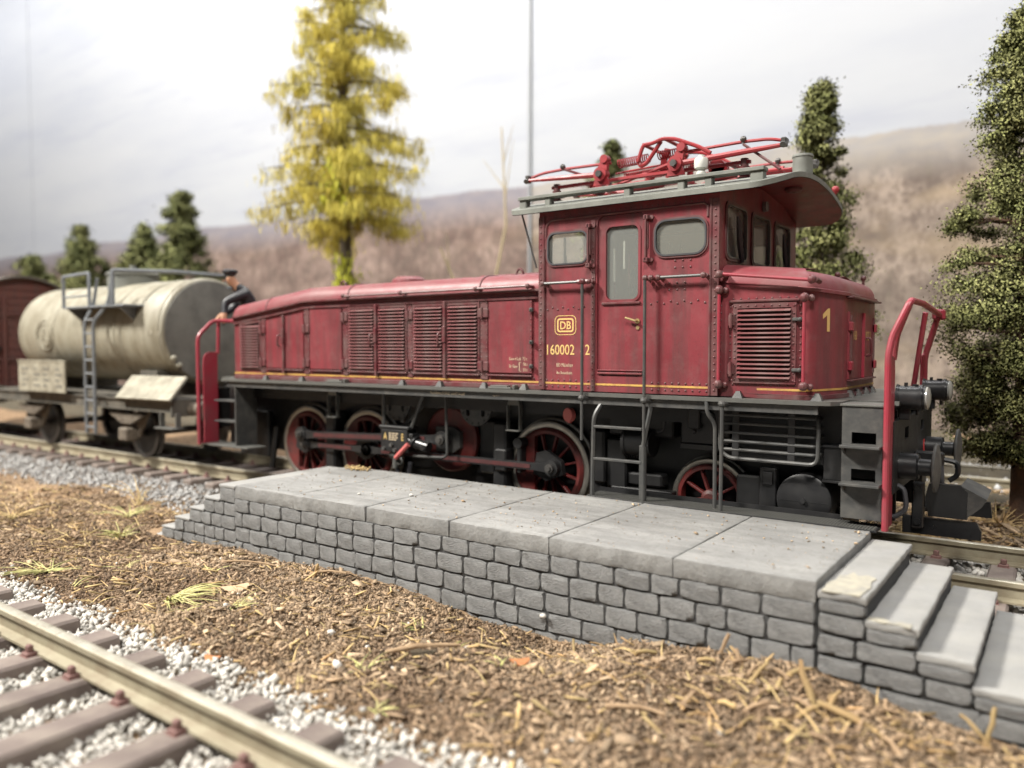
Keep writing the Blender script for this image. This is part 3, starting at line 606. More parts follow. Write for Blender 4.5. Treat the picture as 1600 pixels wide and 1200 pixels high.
for i in range(NX):
    for j in range(ny - 1):
        a = i * ny + j; fs.append((a, a + 1, a + ny + 1, a + ny)); fs.append((T + a, T + a + ny, T + a + ny + 1, T + a + 1))
for i in range(NX): fs.append((i * ny, (i + 1) * ny, T + (i + 1) * ny, T + i * ny)); q = ny - 1; fs.append((i * ny + q, T + i * ny + q, T + (i + 1) * ny + q, (i + 1) * ny + q))
for j in range(ny - 1): fs.append((j, T + j, T + j + 1, j + 1)); q = NX * ny; fs.append((q + j, q + j + 1, T + q + j + 1, T + q + j))
roof = G().add(vs, fs).obj('cab_roof', 'roof_grey', LO, smooth=50)
vs = []; fs = []                                                           # red painted underside
for i in range(NX + 1):
    for y in ys:
        x = x_rear(y) + (x_front(y) - x_rear(y)) * i / NX; x = max(-4.72, min(x, x_front(y) - .012)); vs.append((x, y * .993, roof_z(y) - .006))
for i in range(NX):
    for j in range(ny - 1): a = i * ny + j; fs.append((a, a + 1, a + ny + 1, a + ny))
G().add(vs, fs).obj('roof_ceiling', 'loco_red', roof)
G().lathe([(.02, 0), (.10, 0), (.10, -.03), (.07, -.05), (.02, -.05)], (-1.72, 0.15, 4.105), 'z', 20).obj('ceiling_lamp', 'edge_red', roof)
G().cyl((-1.58, 0, 4.13), (-1.58, 0, 4.445), .115, .11, n=24).lathe([(.112, 0), (.118, -.012), (.118, -.03), (.112, -.03)], (-1.58, 0, 4.445), 'z', 24).obj('vent_pipe', 'roof_grey', LO)
G().cyl((-1.50, .95, 4.06), (-1.45, .95, 4.16), .04, n=10).ball((-1.44, .95, 4.18), .05).obj('whistle', 'pan_red', LO)
for s in (-1, 1):                                                          # walkway boards on posts
    wb = G().box(-4.62, -1.57, s * 1.28, s * 1.42, 4.025, 4.068, .006).obj('walkway_board', 'roof_grey', LO)
    for x, w_ in ((-4.56, .05), (-4.20, .04), (-3.13, .04), (-2.48, .04), (-2.17, .04), (-1.65, .07)): G().box(x - w_, x + w_, s * 1.30, s * 1.40, 3.90, 4.025, .008).obj('board_post', 'roof_grey', wb)
G().tube([(-4.62, -1.35, 3.92), (-4.42, -1.30, 3.2)], .012, 6).obj('stay_rod', 'step_black', LO)
G().tube([(-4.30 - .05, -1.33, 3.78), (-4.40, -1.1, 3.15)], .010, 6).obj('stay_rod', 'step_black', LO)

# --- pantograph
PN = holder('pantograph', LO)
def insul(x, y, z0, z1, m='edge_red', nm='insulator'):
    g = G(); h = z1 - z0; pr = [(.012, 0)]
    for k in range(3): t = h * (k + .15) / 3; pr += [(.05, t), (.115 if k == 1 else .085, t + h * .08), (.055, t + h * .16)]
    pr += [(.06, h), (.012, h)]
    g.lathe(pr, (x, y, z0), 'z', 14); g.cyl((x, y, z1 - .01), (x, y, z1 + .09), .045, n=10); return g.obj(nm, m, PN)
for x in (-4.55, -2.05):
    for y in (-.62, .62): insul(x, y, roof_z(y) + .05, 4.26)
for y, nm in ((-.62, 0), (.62, 1)):
    G().box(-4.62, -1.98, y - .03, y + .03, 4.29, 4.33, .006).obj('base_bar', 'pan_red', PN)
for x in (-4.1, -3.0, -2.2): G().box(x - .03, x + .03, -.62, .62, 4.285, 4.325, .006).obj('cross_bar', 'pan_red', PN)
for y in (-.72, .55):
    G().tube([(-4.93, y, 4.430), (-4.60, y, 4.412), (-3.80, y, 4.372)], [.022, .028, .036], 8).obj('lower_arm', 'pan_red', PN)
    G().tube([(-2.85, y, 4.372), (-2.1, y, 4.40), (-1.60, y, 4.418)], [.036, .034, .024], 8).obj('lower_arm', 'pan_red', PN)
    G().tube(bend([(-4.95, y + .05, 4.465), (-4.75, y + .05, 4.51), (-4.42, y + .06, 4.525), (-3.74, y + .08, 4.52)], .1), .019, 7).obj('upper_arm', 'pan_red', PN)
    G().tube(bend([(-2.76, y + .08, 4.52), (-2.05, y + .06, 4.53), (-1.75, y + .05, 4.515), (-1.585, y + .05, 4.47)], .1), .019, 7).obj('upper_arm', 'pan_red', PN)
    for x in (-4.95, -1.585): G().cyl((x, y - .04, 4.41), (x, y + .08, 4.48), .034, n=8).box(x - .03, x + .03, y - .02, y + .06, 4.40, 4.50, .01).obj('arm_end', 'dark_steel', PN)
    for x in (-4.43, -2.05): G().ball((x, y + .05, 4.555), .038, 8, 6).cyl((x, y + .05, 4.51), (x, y + .05, 4.56), .018, n=6).obj('arm_clip', 'dark_steel', PN)
    for x, xt in ((-3.83, -3.78), (-2.835, -2.76)):
        c = G().cyl((x, y - .06, 4.372), (x, y + .05, 4.372), .088, n=18).plate([(x - .08, 4.36), (x + .08, 4.36), (xt + .045, 4.56), (xt - .045, 4.56)], [], y - .03, y + .03, 'y').cyl((xt, y - .05, 4.555), (xt, y + .05, 4.555), .052, n=12).plate([(x - .07, 4.39), (x + .07, 4.39), (x + .11, 4.24), (x - .11, 4.24)], [], y - .02, y + .02, 'y').obj('pivot_bracket', 'pan_red', PN)
        G().cyl((x, y - .10, 4.372), (x, y - .06, 4.372), .043, n=6).obj('pivot_bolt', 'dark_steel', c)
    G().tube([(-3.66, y + .1, 4.25), (-3.55, y + .1, 4.27), (-2.92, y + .1, 4.42)], .021, 7).obj('control_rod', 'pan_red', PN)
    G().cyl((-4.03, y + .2, 4.27), (-4.03, y + .34, 4.27), .09, n=16).obj('shaft_bearing', 'pan_red', PN); G().cyl((-2.42, y + .2, 4.32), (-2.42, y + .34, 4.32), .10, n=16).box(-2.5, -2.3, y + .2, y + .32, 4.22, 4.36, .02).obj('shaft_bearing', 'pan_red', PN)
def helix(p0, p1, r, turns, wr):
    p0 = Vector(p0); p1 = Vector(p1); d = (p1 - p0); u = d.orthogonal().normalized(); w = d.normalized().cross(u); n = turns * 9
    return G().tube([p0 + d * (i / n) + (u * math.cos(2 * PI * i / 9) + w * math.sin(2 * PI * i / 9)) * r for i in range(n + 1)], wr, 4)
for y in (-.55, .25):
    helix((-3.68, y, 4.515), (-3.26, y, 4.535), .052, 15, .0085).obj('spring', 'pan_red', PN); helix((-3.14, y, 4.545), (-2.78, y, 4.55), .052, 13, .0085).obj('spring', 'pan_red', PN)
    G().tube([(-3.72, y, 4.40), (-2.80, y, 4.44)], .013, 6).obj('spring_rod', 'pan_red', PN)
    helix((-3.60, y, 4.36), (-2.95, y, 4.385), .026, 26, .007).obj('spring', 'pan_red', PN)
    lp = bend([(-3.345, y - .15, 4.465), (-3.27, y - .15, 4.665), (-3.16, y - .15, 4.66), (-3.02, y - .15, 4.70), (-2.86, y - .15, 4.675), (-2.56, y - .15, 4.54), (-2.42, y - .15, 4.45)], .06)
    G().tube(lp, .024, 7).obj('bow', 'pan_red', PN)
    G().tube(bend([(-3.345, y - .12, 4.47), (-3.32, y - .12, 4.42), (-3.24, y - .12, 4.44), (-3.05, y - .12, 4.68)], .05), .026, 7).obj('bow_stay', 'pan_red', PN)
    G().plate([(-3.12, 4.30), (-3.0, 4.30), (-3.03, 4.48), (-2.98, 4.60), (-3.05, 4.62), (-3.10, 4.48)], [], y - .02, y + .02, 'y').obj('rocker', 'pan_red', PN)
G().tube([(-3.27, -.7, 4.665), (-3.27, .1, 4.665)], .022, 7).tube([(-3.0, -.7, 4.70), (-3.0, .1, 4.70)], .022, 7).obj('bow_cross', 'pan_red', PN)
for y in (-.67, .6):
    G().tube([(-2.05, y, 4.50), (-1.62, y - .05, 4.16)], .017, 6).obj('guide_strut', 'edge_red', PN); G().tube([(-4.43, y, 4.53), (-4.15, y, 4.42)], .017, 6).obj('guide_strut', 'edge_red', PN)
G().tube([(-1.95, -.72, 4.16), (-1.5, -.70, 4.15)], .018, 6).obj('air_pipe', 'pan_red', PN)
G().lathe([(.01, 0), (.055, 0), (.055, .02), (.042, .03), (.042, .055), (.075, .07), (.08, .10), (.08, .16), (.07, .185), (.03, .19), (.03, .22), (.01, .22)], (-2.50, -.78, 4.20), 'z', 18).obj('white_insulator', 'white_ceramic', PN)
for x, y, l in ((-3.6, -.5, .5), (-3.9, .1, .3), (-2.4, -.6, .25), (-2.0, -.3, .3)): G().cyl((x, y, roof_z(y) + .11), (x + l, y, roof_z(y) + .13), .05, n=10).obj('air_cylinder', 'pan_red', PN)

# --- wheels
def wheel(x, y, r, near=True, nsp=12, cw=None):
    s = -1 if near else 1
    w = G().lathe([(r * .86, 0), (r * .80, -.035), (r * .735, -.035), (r * .72, 0.0), (r * .72, .09), (r * .86, .09)], (x, y, r), 'y', 40).obj('wheel', 'wheel_red', LO) if near else \
        G().lathe([(.03, 0), (r * .86, 0), (r * .86, -.10), (.03, -.10)], (x, y, r), 'y', 32).obj('wheel', 'wheel_red', LO)
    k = 1 if near else -1
    G().lathe([(r * .865, .004 * k), (r * .865, .135 * k), (r * 1.055, .135 * k), (r * 1.055, .105 * k), (r * 1.01, .095 * k), (r * .99, .0), (r * .97, -.006 * k), (r * .90, -.006 * k)], (x, y, r), 'y', 48).obj('tyre', 'tyre_steel', w)
    if near:
        sp = G().box(-.015, .015, -.018, .05, r * .17, r * .745, .006).mesh('spoke', 'wheel_red')
        for i in range(nsp):
            o = link('spoke', sp, w, loc=(x, y + .02, r)); o.rotation_euler = (0, 2 * PI * (i + .5) / nsp, 0)
        G().lathe([(.01, -.05), (r * .13, -.05), (r * .14, -.035), (r * .21, -.02), (r * .23, .0), (r * .23, .08), (.01, .08)], (x, y, r), 'y', 24).obj('hub', 'wheel_red', w)
        if cw:
            a0, a1 = cw; pts = [(x + r * .75 * math.cos(a0 + (a1 - a0) * i / 12), r + r * .75 * math.sin(a0 + (a1 - a0) * i / 12)) for i in range(13)]
            G().plate(pts, [], y - .03, y + .05, 'y').obj('counterweight', 'wheel_red', w)
    G().cyl((x, y, r), (x, 0, r), .08, n=10).obj('axle', 'frame_black', w)
    return w
WX = (-9.30, -7.90, -4.56)
for x in WX:
    wheel(x, -.80, .625, True, 12, (math.radians(115), math.radians(245))); wheel(x, .80, .625, False)
wheel(-2.34, -.80, .47, True, 9); wheel(-2.34, .80, .47, False)
# jackshaft disc
js = G().lathe([(.01, -.02), (.44, -.02), (.47, 0), (.47, .08), (.01, .08)], (-6.22, -.80, .90), 'y', 36).obj('jackshaft_disc', 'wheel_red', LO)
G().plate([(-6.42, .72), (-6.10, .72), (-5.98, .80), (-5.98, 1.02), (-6.10, 1.08), (-6.42, 1.08)], [], -.90, -.82, 'y').obj('jackshaft_crank', 'step_black', js)
G().cyl((-6.17, -1.08, .92), (-6.17, -.9, .92), .062, n=8).cyl((-6.17, -1.10, .92), (-6.17, -1.08, .92), .04, n=6).obj('crank_nut', 'dark_steel', js)
# rods
PX = .17
def rod(x0, z0, x1, z1, y, h, m='under_grey', nm='coupling_rod', inset=None):
    d = Vector((x1 - x0, 0, z1 - z0)); L_ = d.length; d.normalize(); n = Vector((-d.z, 0, d.x))
    a = Vector((x0, 0, z0)); q = []
    for t, hh in ((0, h * 1.1), (.25, h * .75), (L_ - .25, h * .75), (L_, h * 1.1)): q.append(a + d * t + n * hh / 2)
    for t, hh in ((L_, h * 1.1), (L_ - .25, h * .75), (.25, h * .75), (0, h * 1.1)): q.append(a + d * t - n * hh / 2)
    r_ = G().plate([(p.x, p.z) for p in q], [], y - .025, y + .025, 'y')
    for xx, zz in ((x0, z0), (x1, z1)): r_.cyl((xx, y - .04, zz), (xx, y + .04, zz), h * .82, n=20)
    o = r_.obj(nm, m, LO)
    c0 = a + d * .32; c1 = a + d * (L_ - .32)
    G().plate([(c0.x + n.x * h * .22, c0.z + n.z * h * .22), (c1.x + n.x * h * .22, c1.z + n.z * h * .22), (c1.x - n.x * h * .22, c1.z - n.z * h * .22), (c0.x - n.x * h * .22, c0.z - n.z * h * .22)], [], y - .032, y - .024, 'y').obj('rod_flute', 'rod_red', o)
    for xx, zz in ((x0, z0), (x1, z1)): G().cyl((xx, y - .085, zz), (xx, y - .04, zz), h * .48, n=16).cyl((xx, y - .11, zz), (xx, y - .085, zz), h * .28, n=6).obj('rod_pin', 'dark_steel', o)
    return o
rod(WX[0] + PX, .645, WX[1] + PX, .655, -.98, .125); rod(WX[1] + PX, .655, WX[2] + PX, .665, -.98, .125)
rod(WX[0] + .13, .80, -6.17, .92, -1.04, .15, nm='drive_rod')
for x in WX: G().plate([(x - .16, .56), (x + .05, .48), (x + PX + .13, .58), (x + PX + .10, .75), (x + .04, .88), (x - .10, .84)], [], -.925, -.84, 'y').obj('crank_web', 'under_grey', LO)
# under-deck equipment on the near side
bb = G().box(-7.23, -6.70, -1.20, -1.0, .70, 1.03, .012).box(-7.26, -6.67, -1.21, -.99, 1.03, 1.075, .01).obj('brake_box', 'under_grey', LO)
text('box_letter', 'A', -7.17, -1.203, .875, .10, 'letter_yellow', bb, .75); text('box_letter', 'E', -6.82, -1.203, .875, .10, 'letter_yellow', bb, .75)
g = G()
for k, (w_, dz) in enumerate(((.20, .09), (.17, .06), (.19, .03), (.15, 0))):
    for j in range(3): g.box(-7.06 + j * w_ / 3, -7.06 + (j + .75) * w_ / 3, -1.203, -1.201, .87 + dz, .885 + dz)
g.obj('box_print', 'letter_cream', bb)
for x0, x1 in ((-7.24, -7.24), (-6.70, -6.46)): G().tube([(x0, -1.12, 1.04), (x1, -1.12, 1.56)], .028, 6).obj('box_hanger', 'pole_grey', bb)
G().tube([(-6.9, -1.0, 1.10), (-6.62, -.9, 1.40)], .03, 6).obj('box_hanger', 'pole_grey', bb)
G().cyl((-7.02, -.95, 1.10), (-6.98, -.9, 1.24), .05, .02, n=8).obj('drain_cup', 'tyre_steel', bb)
for x, z in ((-7.0, .80), (-6.93, .73), (-7.15, .74)): G().cyl((x, -1.24, z), (x, -1.19, z), .028, n=8).obj('box_knob', 'step_black', bb)
v = G().cyl((-6.70, -1.12, .86), (-6.36, -1.12, .80), .075, n=14).cyl((-6.62, -1.12, .86), (-6.60, -1.12, .85), .10, n=14).box(-6.68, -6.60, -1.2, -1.06, .9, .98, .01).cyl((-6.42, -1.2, .80), (-6.42, -1.05, .80), .045, n=8).obj('valve', 'gloss_black', LO)
G().tube([(-6.68, -1.2, .83), (-6.90, -1.23, .62)], .036, 8).obj('valve_lever', 'lamp_disc_red', v)
G().lathe([(.05, -.016), (.07, 0), (.05, .016)], (-6.86, -1.2, .58), 'y', 14).obj('valve_ring', 'steel_grey', v)
G().cyl((-7.1, -1.1, .64), (-6.95, -1.1, .64), .06, n=10).cyl((-7.02, -1.1, .70), (-7.02, -1.1, .45), .05, n=10).obj('cock', 'steel_grey', LO)
G().tube(bend([(-7.02, -1.08, .5), (-7.0, -1.08, .35), (-6.8, -1.08, .30), (-6.75, -1.08, .55)], .1), .035, 7).obj('brake_hose', 'rubber', LO)
G().tube(bend([(-6.05, -1.12, 1.56), (-6.02, -1.12, .68), (-6.65, -1.12, .655)], .10), .021, 8).obj('air_pipe', 'pole_grey', LO)
def rosette(x, z, r):
    o = G().plate(circ(x, z, r, 28), [rrect(x - .16, x - .10, z - .14, z + .14, .025, 3), rrect(x + .10, x + .16, z - .14, z + .14, .025, 3)], -1.0, -.965, 'y').obj('round_cover', 'step_black', LO)
    rv = Riv()
    for i in range(14): a = 2 * PI * i / 14; c = (x + r * .88 * math.cos(a), -1.0, z + r * .88 * math.sin(a)); rv.row(c, c, 1, .018)
    rv.obj(o, 'frame_black'); G().cyl((x, -1.02, z), (x, -1.0, z), .045, n=12).obj('cover_boss', 'frame_black', o)
for x in (-5.62, -7.10): rosette(x, 1.41, .275)
for x in (-4.90, -8.35):
    G().box(x - .105, x - .09, -1.13, -1.06, 1.14, 1.46, .004).box(x + .09, x + .105, -1.13, -1.06, 1.14, 1.46, .004).box(x - .105, x + .105, -1.15, -1.04, 1.12, 1.14, .004).plate([(x - .10, 1.46), (x + .10, 1.46), (x + .07, 1.55), (x - .07, 1.55)], [], -1.12, -1.05, 'y').obj('step_stirrup', 'steel_grey', LO)
G().cyl((-4.05, -1.16, 1.38), (-4.03, -1.10, 1.38), .085, n=20).box(-4.06, -4.02, -1.14, -1.10, 1.28, 1.32).obj('red_signal_disc', 'lamp_disc_red', LO)
for x, r in ((-5.25, .62), (-8.6, .6), (-3.75, .66)): G().box(x - .12, x + .10, -.95, -.65, .25, 1.2, .03).box(x - .05, x + .14, -1.0, -.7, .55, .85, .02).obj('brake_hanger', 'frame_black', LO)
G().box(-5.75, -5.35, -.75, -.6, .45, 1.2, .03).box(-4.95, -4.88, -.98, -.84, .55, .98, .015).cyl((-4.92, -1.0, .95), (-4.92, -.84, .95), .07, n=12).obj('guard_plate', 'frame_black', LO)
G().box(-3.60, -2.75, -.92, -.60, 1.15, 1.40, .02).cyl((-3.30, -.95, 1.08), (-2.98, -.95, 1.08), .16, n=18).cyl((-3.34, -.95, 1.08), (-3.30, -.95, 1.08), .175, n=18).obj('compressor', 'frame_black', LO)
G().box(-3.62, -3.35, -.94, -.70, .50, 1.1, .02).box(-3.36, -2.9, -.90, -.70, .55, .70, .02).obj('spring_cradle', 'frame_black', LO)
helix((-3.38, -.92, .92), (-3.15, -.92, .91), .03, 7, .009).obj('spring', 'frame_black', LO)
G().box(-2.62, -2.05, -1.0, -.9, 1.12, 1.46, .012).box(-2.62, -1.9, -1.02, -.9, 1.06, 1.12, .006).obj('cable_duct', 'under_grey', LO)
G().box(-2.50, -2.36, -1.10, -1.0, 1.30, 1.53, .012).ball((-2.43, -1.07, 1.27), .03).obj('junction_box', 'under_grey', LO)
G().tube(bend([(-2.36, -1.05, 1.50), (-2.22, -1.05, 1.50), (-2.18, -1.05, 1.20), (-2.0, -1.05, 1.17)], .08), .02, 8).obj('conduit', 'under_grey', LO)
G().tube(bend([(-2.52, -1.03, 1.53), (-2.80, -1.03, 1.53), (-2.82, -1.03, 1.25), (-2.9, -1.03, 1.23)], .06), .016, 8).obj('conduit', 'under_grey', LO)
cp = holder('brake_cooling_pipes', LO)
ZP = (1.49, 1.40, 1.30, 1.205, 1.115)
for i, z in enumerate(ZP): G().tube(bend([(-2.09, -1.20, z + .002), (-1.10, -1.20, z), (-1.06, -1.16, z - .004), (-1.06, -1.0, z - .004)], .05), .0185, 8).obj('cooling_pipe', 'pole_grey' if i > 1 else 'step_black', cp)
G().tube(bend([(-2.07, -1.22, 1.56), (-2.07, -1.22, 1.10), (-1.97, -1.22, 1.025), (-1.045, -1.22, 1.02), (-1.04, -1.22, 1.47), (-1.10, -1.15, 1.52)], .09), .0215, 8).obj('cooling_pipe', 'pole_grey', cp)
for x in (-1.90, -1.31): G().box(x - .04, x + .035, -1.215, -1.185, 1.0, 1.56, .004).obj('pipe_strap', 'under_grey', cp)
G().box(-2.0, -.80, -1.0, -.85, 1.0, 1.58).obj('back_plate', 'frame_black', LO)
G().cyl((-1.22, -1.06, .615), (-1.22, -.4, .615), .28, n=36).cyl((-1.22, -1.075, .615), (-1.22, -1.06, .615), .255, .28, n=36).box(-1.47, -.97, -1.078, -1.07, .603, .609).cyl((-1.22, -1.10, .615), (-1.22, -1.06, .615), .026, n=10).obj('air_reservoir', 'under_grey', LO)
G().box(-1.02, -.80, -1.10, -.9, .86, 1.20, .01).box(-1.03, -.79, -1.12, -.88, .835, .865, .006).box(-1.03, -.79, -1.12, -.88, 1.195, 1.22, .006).obj('sand_box', 'under_grey', LO)
G().box(-1.70, -1.52, -1.02, -.9, .35, .92, .01).box(-1.66, -1.55, -1.05, -1.02, .74, .88, .006).obj('axle_guard', 'under_grey', LO)
G().box(-3.55, -2.75, -.95, -.8, .40, .52, .01).obj('brake_rigging', 'frame_black', LO); G().box(-2.0, -1.6, -.9, -.6, .45, .80, .02).obj('brake_rigging', 'frame_black', LO)
# boarding ladder, footboard
fb = G().box(-3.56, -.42, -1.535, -1.20, .470, .492, .003).box(-3.56, -.80, -1.215, -1.195, .47, .545).obj('footboard', 'under_grey', LO)
g = G()
for i in range(104):
    x = -3.55 + .03 * i
    if x < -.45: g.box(x, x + .008, -1.53, -1.22, .492, .499)
for j in range(9): y = -1.515 + j * .035; g.box(-3.55, -.44, y, y + .006, .492, .4965)
g.obj('tread_grid', 'steel_grey', fb, smooth=None, kind='stuff')
ld = G().tube(bend([(-3.42, -1.38, 1.60), (-3.49, -1.49, 1.42), (-3.50, -1.50, .49)], .08), .026, 6).obj('boarding_ladder', 'pole_grey', LO)
G().box(-2.90, -2.82, -1.51, -1.47, .49, 1.12, .006).tube([(-2.86, -1.49, 1.10), (-2.80, -1.40, 1.60)], .026, 6).obj('ladder_upright', 'pole_grey', ld)
for z in (1.30, .925): G().box(-3.49, -2.87, -1.515, -1.44, z - .015, z + .015, .005).obj('rung', 'pole_grey', ld)
# corner steps
def corner_steps(x0, x1, right):
    sb = G().plate(rect(x0, x1, .56, 1.645), [rect(x0 + .09, x1 - .06, 1.285, 1.40), rect(x0 + .09, x1 - .06, .925, 1.045)], -1.405, -1.385, 'y').box(x0, x0 + .02, -1.385, -1.05, .56, 1.645).box(x1 - .02, x1, -1.385, -1.05, .56, 1.645).obj('step_box', 'step_black', LO)
    for z in (1.27, .905): G().box(x0 + .01, x1, -1.56, -1.15, z - .012, z + .014, .004).plate([(-1.54, z - .012), (-1.40, z - .012), (-1.40, z - .09)], [], x0 + .02, x0 + .04, 'x').obj('tread', 'step_black', sb)
    G().box(x0 - .02, x1 + .02, -1.42, -1.0, 1.650, 1.672, .004).obj('tread', 'steel_grey', sb)
    return sb
corner_steps(-.775, -.405, True)
ls = G().box(-10.40, -10.375, -1.42, -1.0, .55, 1.645).box(-10.98, -10.40, -1.10, -1.08, .55, 1.645).obj('step_box', 'step_black', LO)
for z in (1.305, .955): G().box(-10.98, -10.40, -1.42, -1.08, z - .012, z + .012, .004).obj('tread', 'step_black', ls)
G().box(-11.36, -9.98, -1.50, -1.12, .535, .56, .003).obj('tread', 'steel_grey', ls)
for s in (1,):
    b = G().box(-.775, -.405, 1.05, 1.40, .56, 1.66).obj('step_box', 'step_black', LO)
# end railings: guard plate, bent posts
er = holder('end_railing', LO)
G().plate([(-1.47, .50), (-1.17, .50), (-1.17, 2.02), (-1.20, 2.12), (-1.47, 2.16)], [], -.372, -.352, 'x').obj('guard_plate', 'rail_red', er)
G().tube(bend([(-.36, -1.475, .49), (-.362, -1.475, 2.15), (-.335, -1.44, 2.33), (-.195, -1.40, 2.655), (-.205, -.6, 2.66), (-.30, 1.40, 2.61)], .06), .031, 10).obj('post', 'rail_red', er)
G().tube(bend([(-.362, -1.20, 2.10), (-.335, -1.22, 2.33), (-.21, -1.32, 2.63)], .06), .026, 10).obj('post', 'rail_red', er)
G().tube(bend([(-.46, 1.43, .60), (-.46, 1.43, 2.10), (-.41, 1.43, 2.28), (-.33, 1.42, 2.58)], .09), .036, 10).obj('post', 'rail_red', er)
G().tube(bend([(-.52, .95, 1.66), (-.50, .95, 1.80), (-.37, .75, 2.62)], .05), .030, 10).obj('post', 'rail_red', er)
G().box(-.38, -.24, 1.33, 1.47, 2.55, 2.68, .02).obj('post_socket', 'rail_red', er)
G().plate([(1.47, .60), (1.17, .60), (1.17, 2.02), (1.20, 2.12), (1.47, 2.16)], [], -.472, -.452, 'x').obj('guard_plate', 'rail_red', er)
el = holder('end_railing', LO)
XL = -11.18
G().plate([(-1.57, .56), (-1.21, .56), (-1.21, 2.13), (-1.36, 2.13), (-1.44, 2.10), (-1.48, 2.03), (-1.49, 1.9), (-1.49, .60), (-1.57, .60)], [], XL - .01, XL + .01, 'x').obj('guard_plate', 'rail_red', el)
G().tube(bend([(XL, -1.58, .55), (XL, -1.58, 2.40), (XL, -1.28, 2.68), (XL + .35, -1.02, 2.66), (-10.55, -1.05, 2.63)], .10), .034, 8).obj('post', 'rail_red', el)
G().tube([(XL, -1.17, 2.66), (XL, -1.19, 2.10)], .030, 8).obj('post', 'rail_red', el); G().tube(bend([(XL, -1.46, .8), (XL - .02, -1.44, 1.95), (XL - .02, -1.36, 2.10), (XL - .02, -1.2, 2.12)], .06), .022, 7).obj('post', 'rail_red', el)
# buffers, lamps, plough, hoses
for s in (-1, 1):
    for xe, d in ((0.0, 1), (-11.72, -1)):
        y = s * .875; e = lambda t: xe - d * t
        b = G().cyl((e(.40), y, 1.04), (e(.18), y, 1.04), .132, n=28).cyl((e(.18), y, 1.04), (e(.165), y, 1.04), .132, .118, n=28).cyl((e(.165), y, 1.04), (e(.01), y, 1.04), .083, n=24).cyl((e(.42), y, 1.04), (e(.38), y, 1.04), .19, n=8).obj('buffer', 'gloss_black', LO)
        G().lathe([(.01, .0), (.16, .010), (.232, .026), (.240, .038), (.235, .05), (.1, .075), (.01, .075)] if d < 0 else [(.01, 0), (.16, -.010), (.232, -.026), (.240, -.038), (.235, -.05), (.1, -.075), (.01, -.075)], (xe + d * .02, y, 1.04), 'x', 36).obj('buffer_plate', 'step_black', b)
    y = s * .85
    h = G().cyl((-.36, y, 1.72), (-.125, y, 1.72), .118, n=26).cyl((-.385, y, 1.72), (-.36, y, 1.72), .135, .125, n=26).lathe([(.118, 0), (.132, 0), (.132, .03), (.118, .03)], (-.18, y, 1.72), 'x', 26).box(-.32, -.29, y - .015, y + .015, 1.83, 1.87).cyl((-.22, y, 1.83), (-.22, y, 1.855), .03, n=8).cyl((-.2, y, 1.60), (-.2, y, 1.55), .016, n=8).box(-.36, -.26, y - .02, y + .02, 1.5, 1.62, .006).obj('headlamp', 'gloss_black', LO)
    G().lathe([(.11, 0), (.116, .02), (.09, .035), (.05, .043), (.005, .045)], (-.125, y, 1.72), 'x', 26, closed=False).obj('lens', 'lens_glass', h)
G().box(-.345, -.335, .62, .68, .98, 1.16).obj('red_mark', 'bright_red', LO)
pg = G().plate([(-.34, .50), (.32, .50), (.36, .42), (.36, .33), (-.34, .33)], [], -.66, -.60, 'y').plate([(-.10, .86), (.18, .86), (.24, .80), (.24, .53), (-.10, .53), (-.13, .72)], [], -.70, -.62, 'y').obj('rail_guard', 'gloss_black', LO)
G().add([(.18, -.70, .862), (.18, -.10, .862), (.40, -.12, .76), (.40, -.66, .74), (.24, -.70, .55), (.24, -.1, .55), (.36, -.12, .68), (.36, -.64, .66)], [(0, 1, 2, 3), (3, 2, 6, 7), (0, 3, 7, 4), (4, 7, 6, 5), (1, 5, 6, 2), (0, 4, 5, 1)]).obj('coupler_hood', 'step_black', pg)
G().box(-.25, -.14, -.72, -.62, .40, .86, .012).cyl((-.195, -.74, .80), (-.195, -.70, .80), .03, n=8).cyl((-.195, -.74, .47), (-.195, -.70, .47), .035, n=8).obj('guard_bracket', 'gloss_black', pg)
G().plate([(-.34, .50), (.34, .50), (.36, .33), (-.34, .33)], [], .60, .66, 'y').obj('rail_guard', 'gloss_black', LO)
G().tube(bend([(-.40, -.95, .86), (-.28, -.98, .84), (-.25, -.98, .62), (-.38, -.98, .52), (-.55, -.95, .60)], .13), .024, 8).obj('brake_hose', 'rubber', LO)
for y in (-.3, .3): G().tube(bend([(-.33, y, 1.0), (-.12, y, .98), (-.10, y, .6), (-.25, y, .5)], .12), .03, 8).obj('brake_hose', 'rubber', LO)
G().box(-.34, -.05, -.05, .05, .95, 1.10, .02).tube(bend([(-.05, 0, 1.02), (.08, 0, 1.0), (.08, 0, .86), (0, 0, .80)], .06), .028, 8).obj('draw_hook', 'gloss_black', LO)
for s in (-1, 1): G().box(-11.2, -10.4, s * .62, s * .75, .3, 1.1, .02).tube([(-10.2, s * .72, .85), (-10.35, s * .72, .12)], .05, 6).obj('rail_sweeper', 'frame_black', LO)

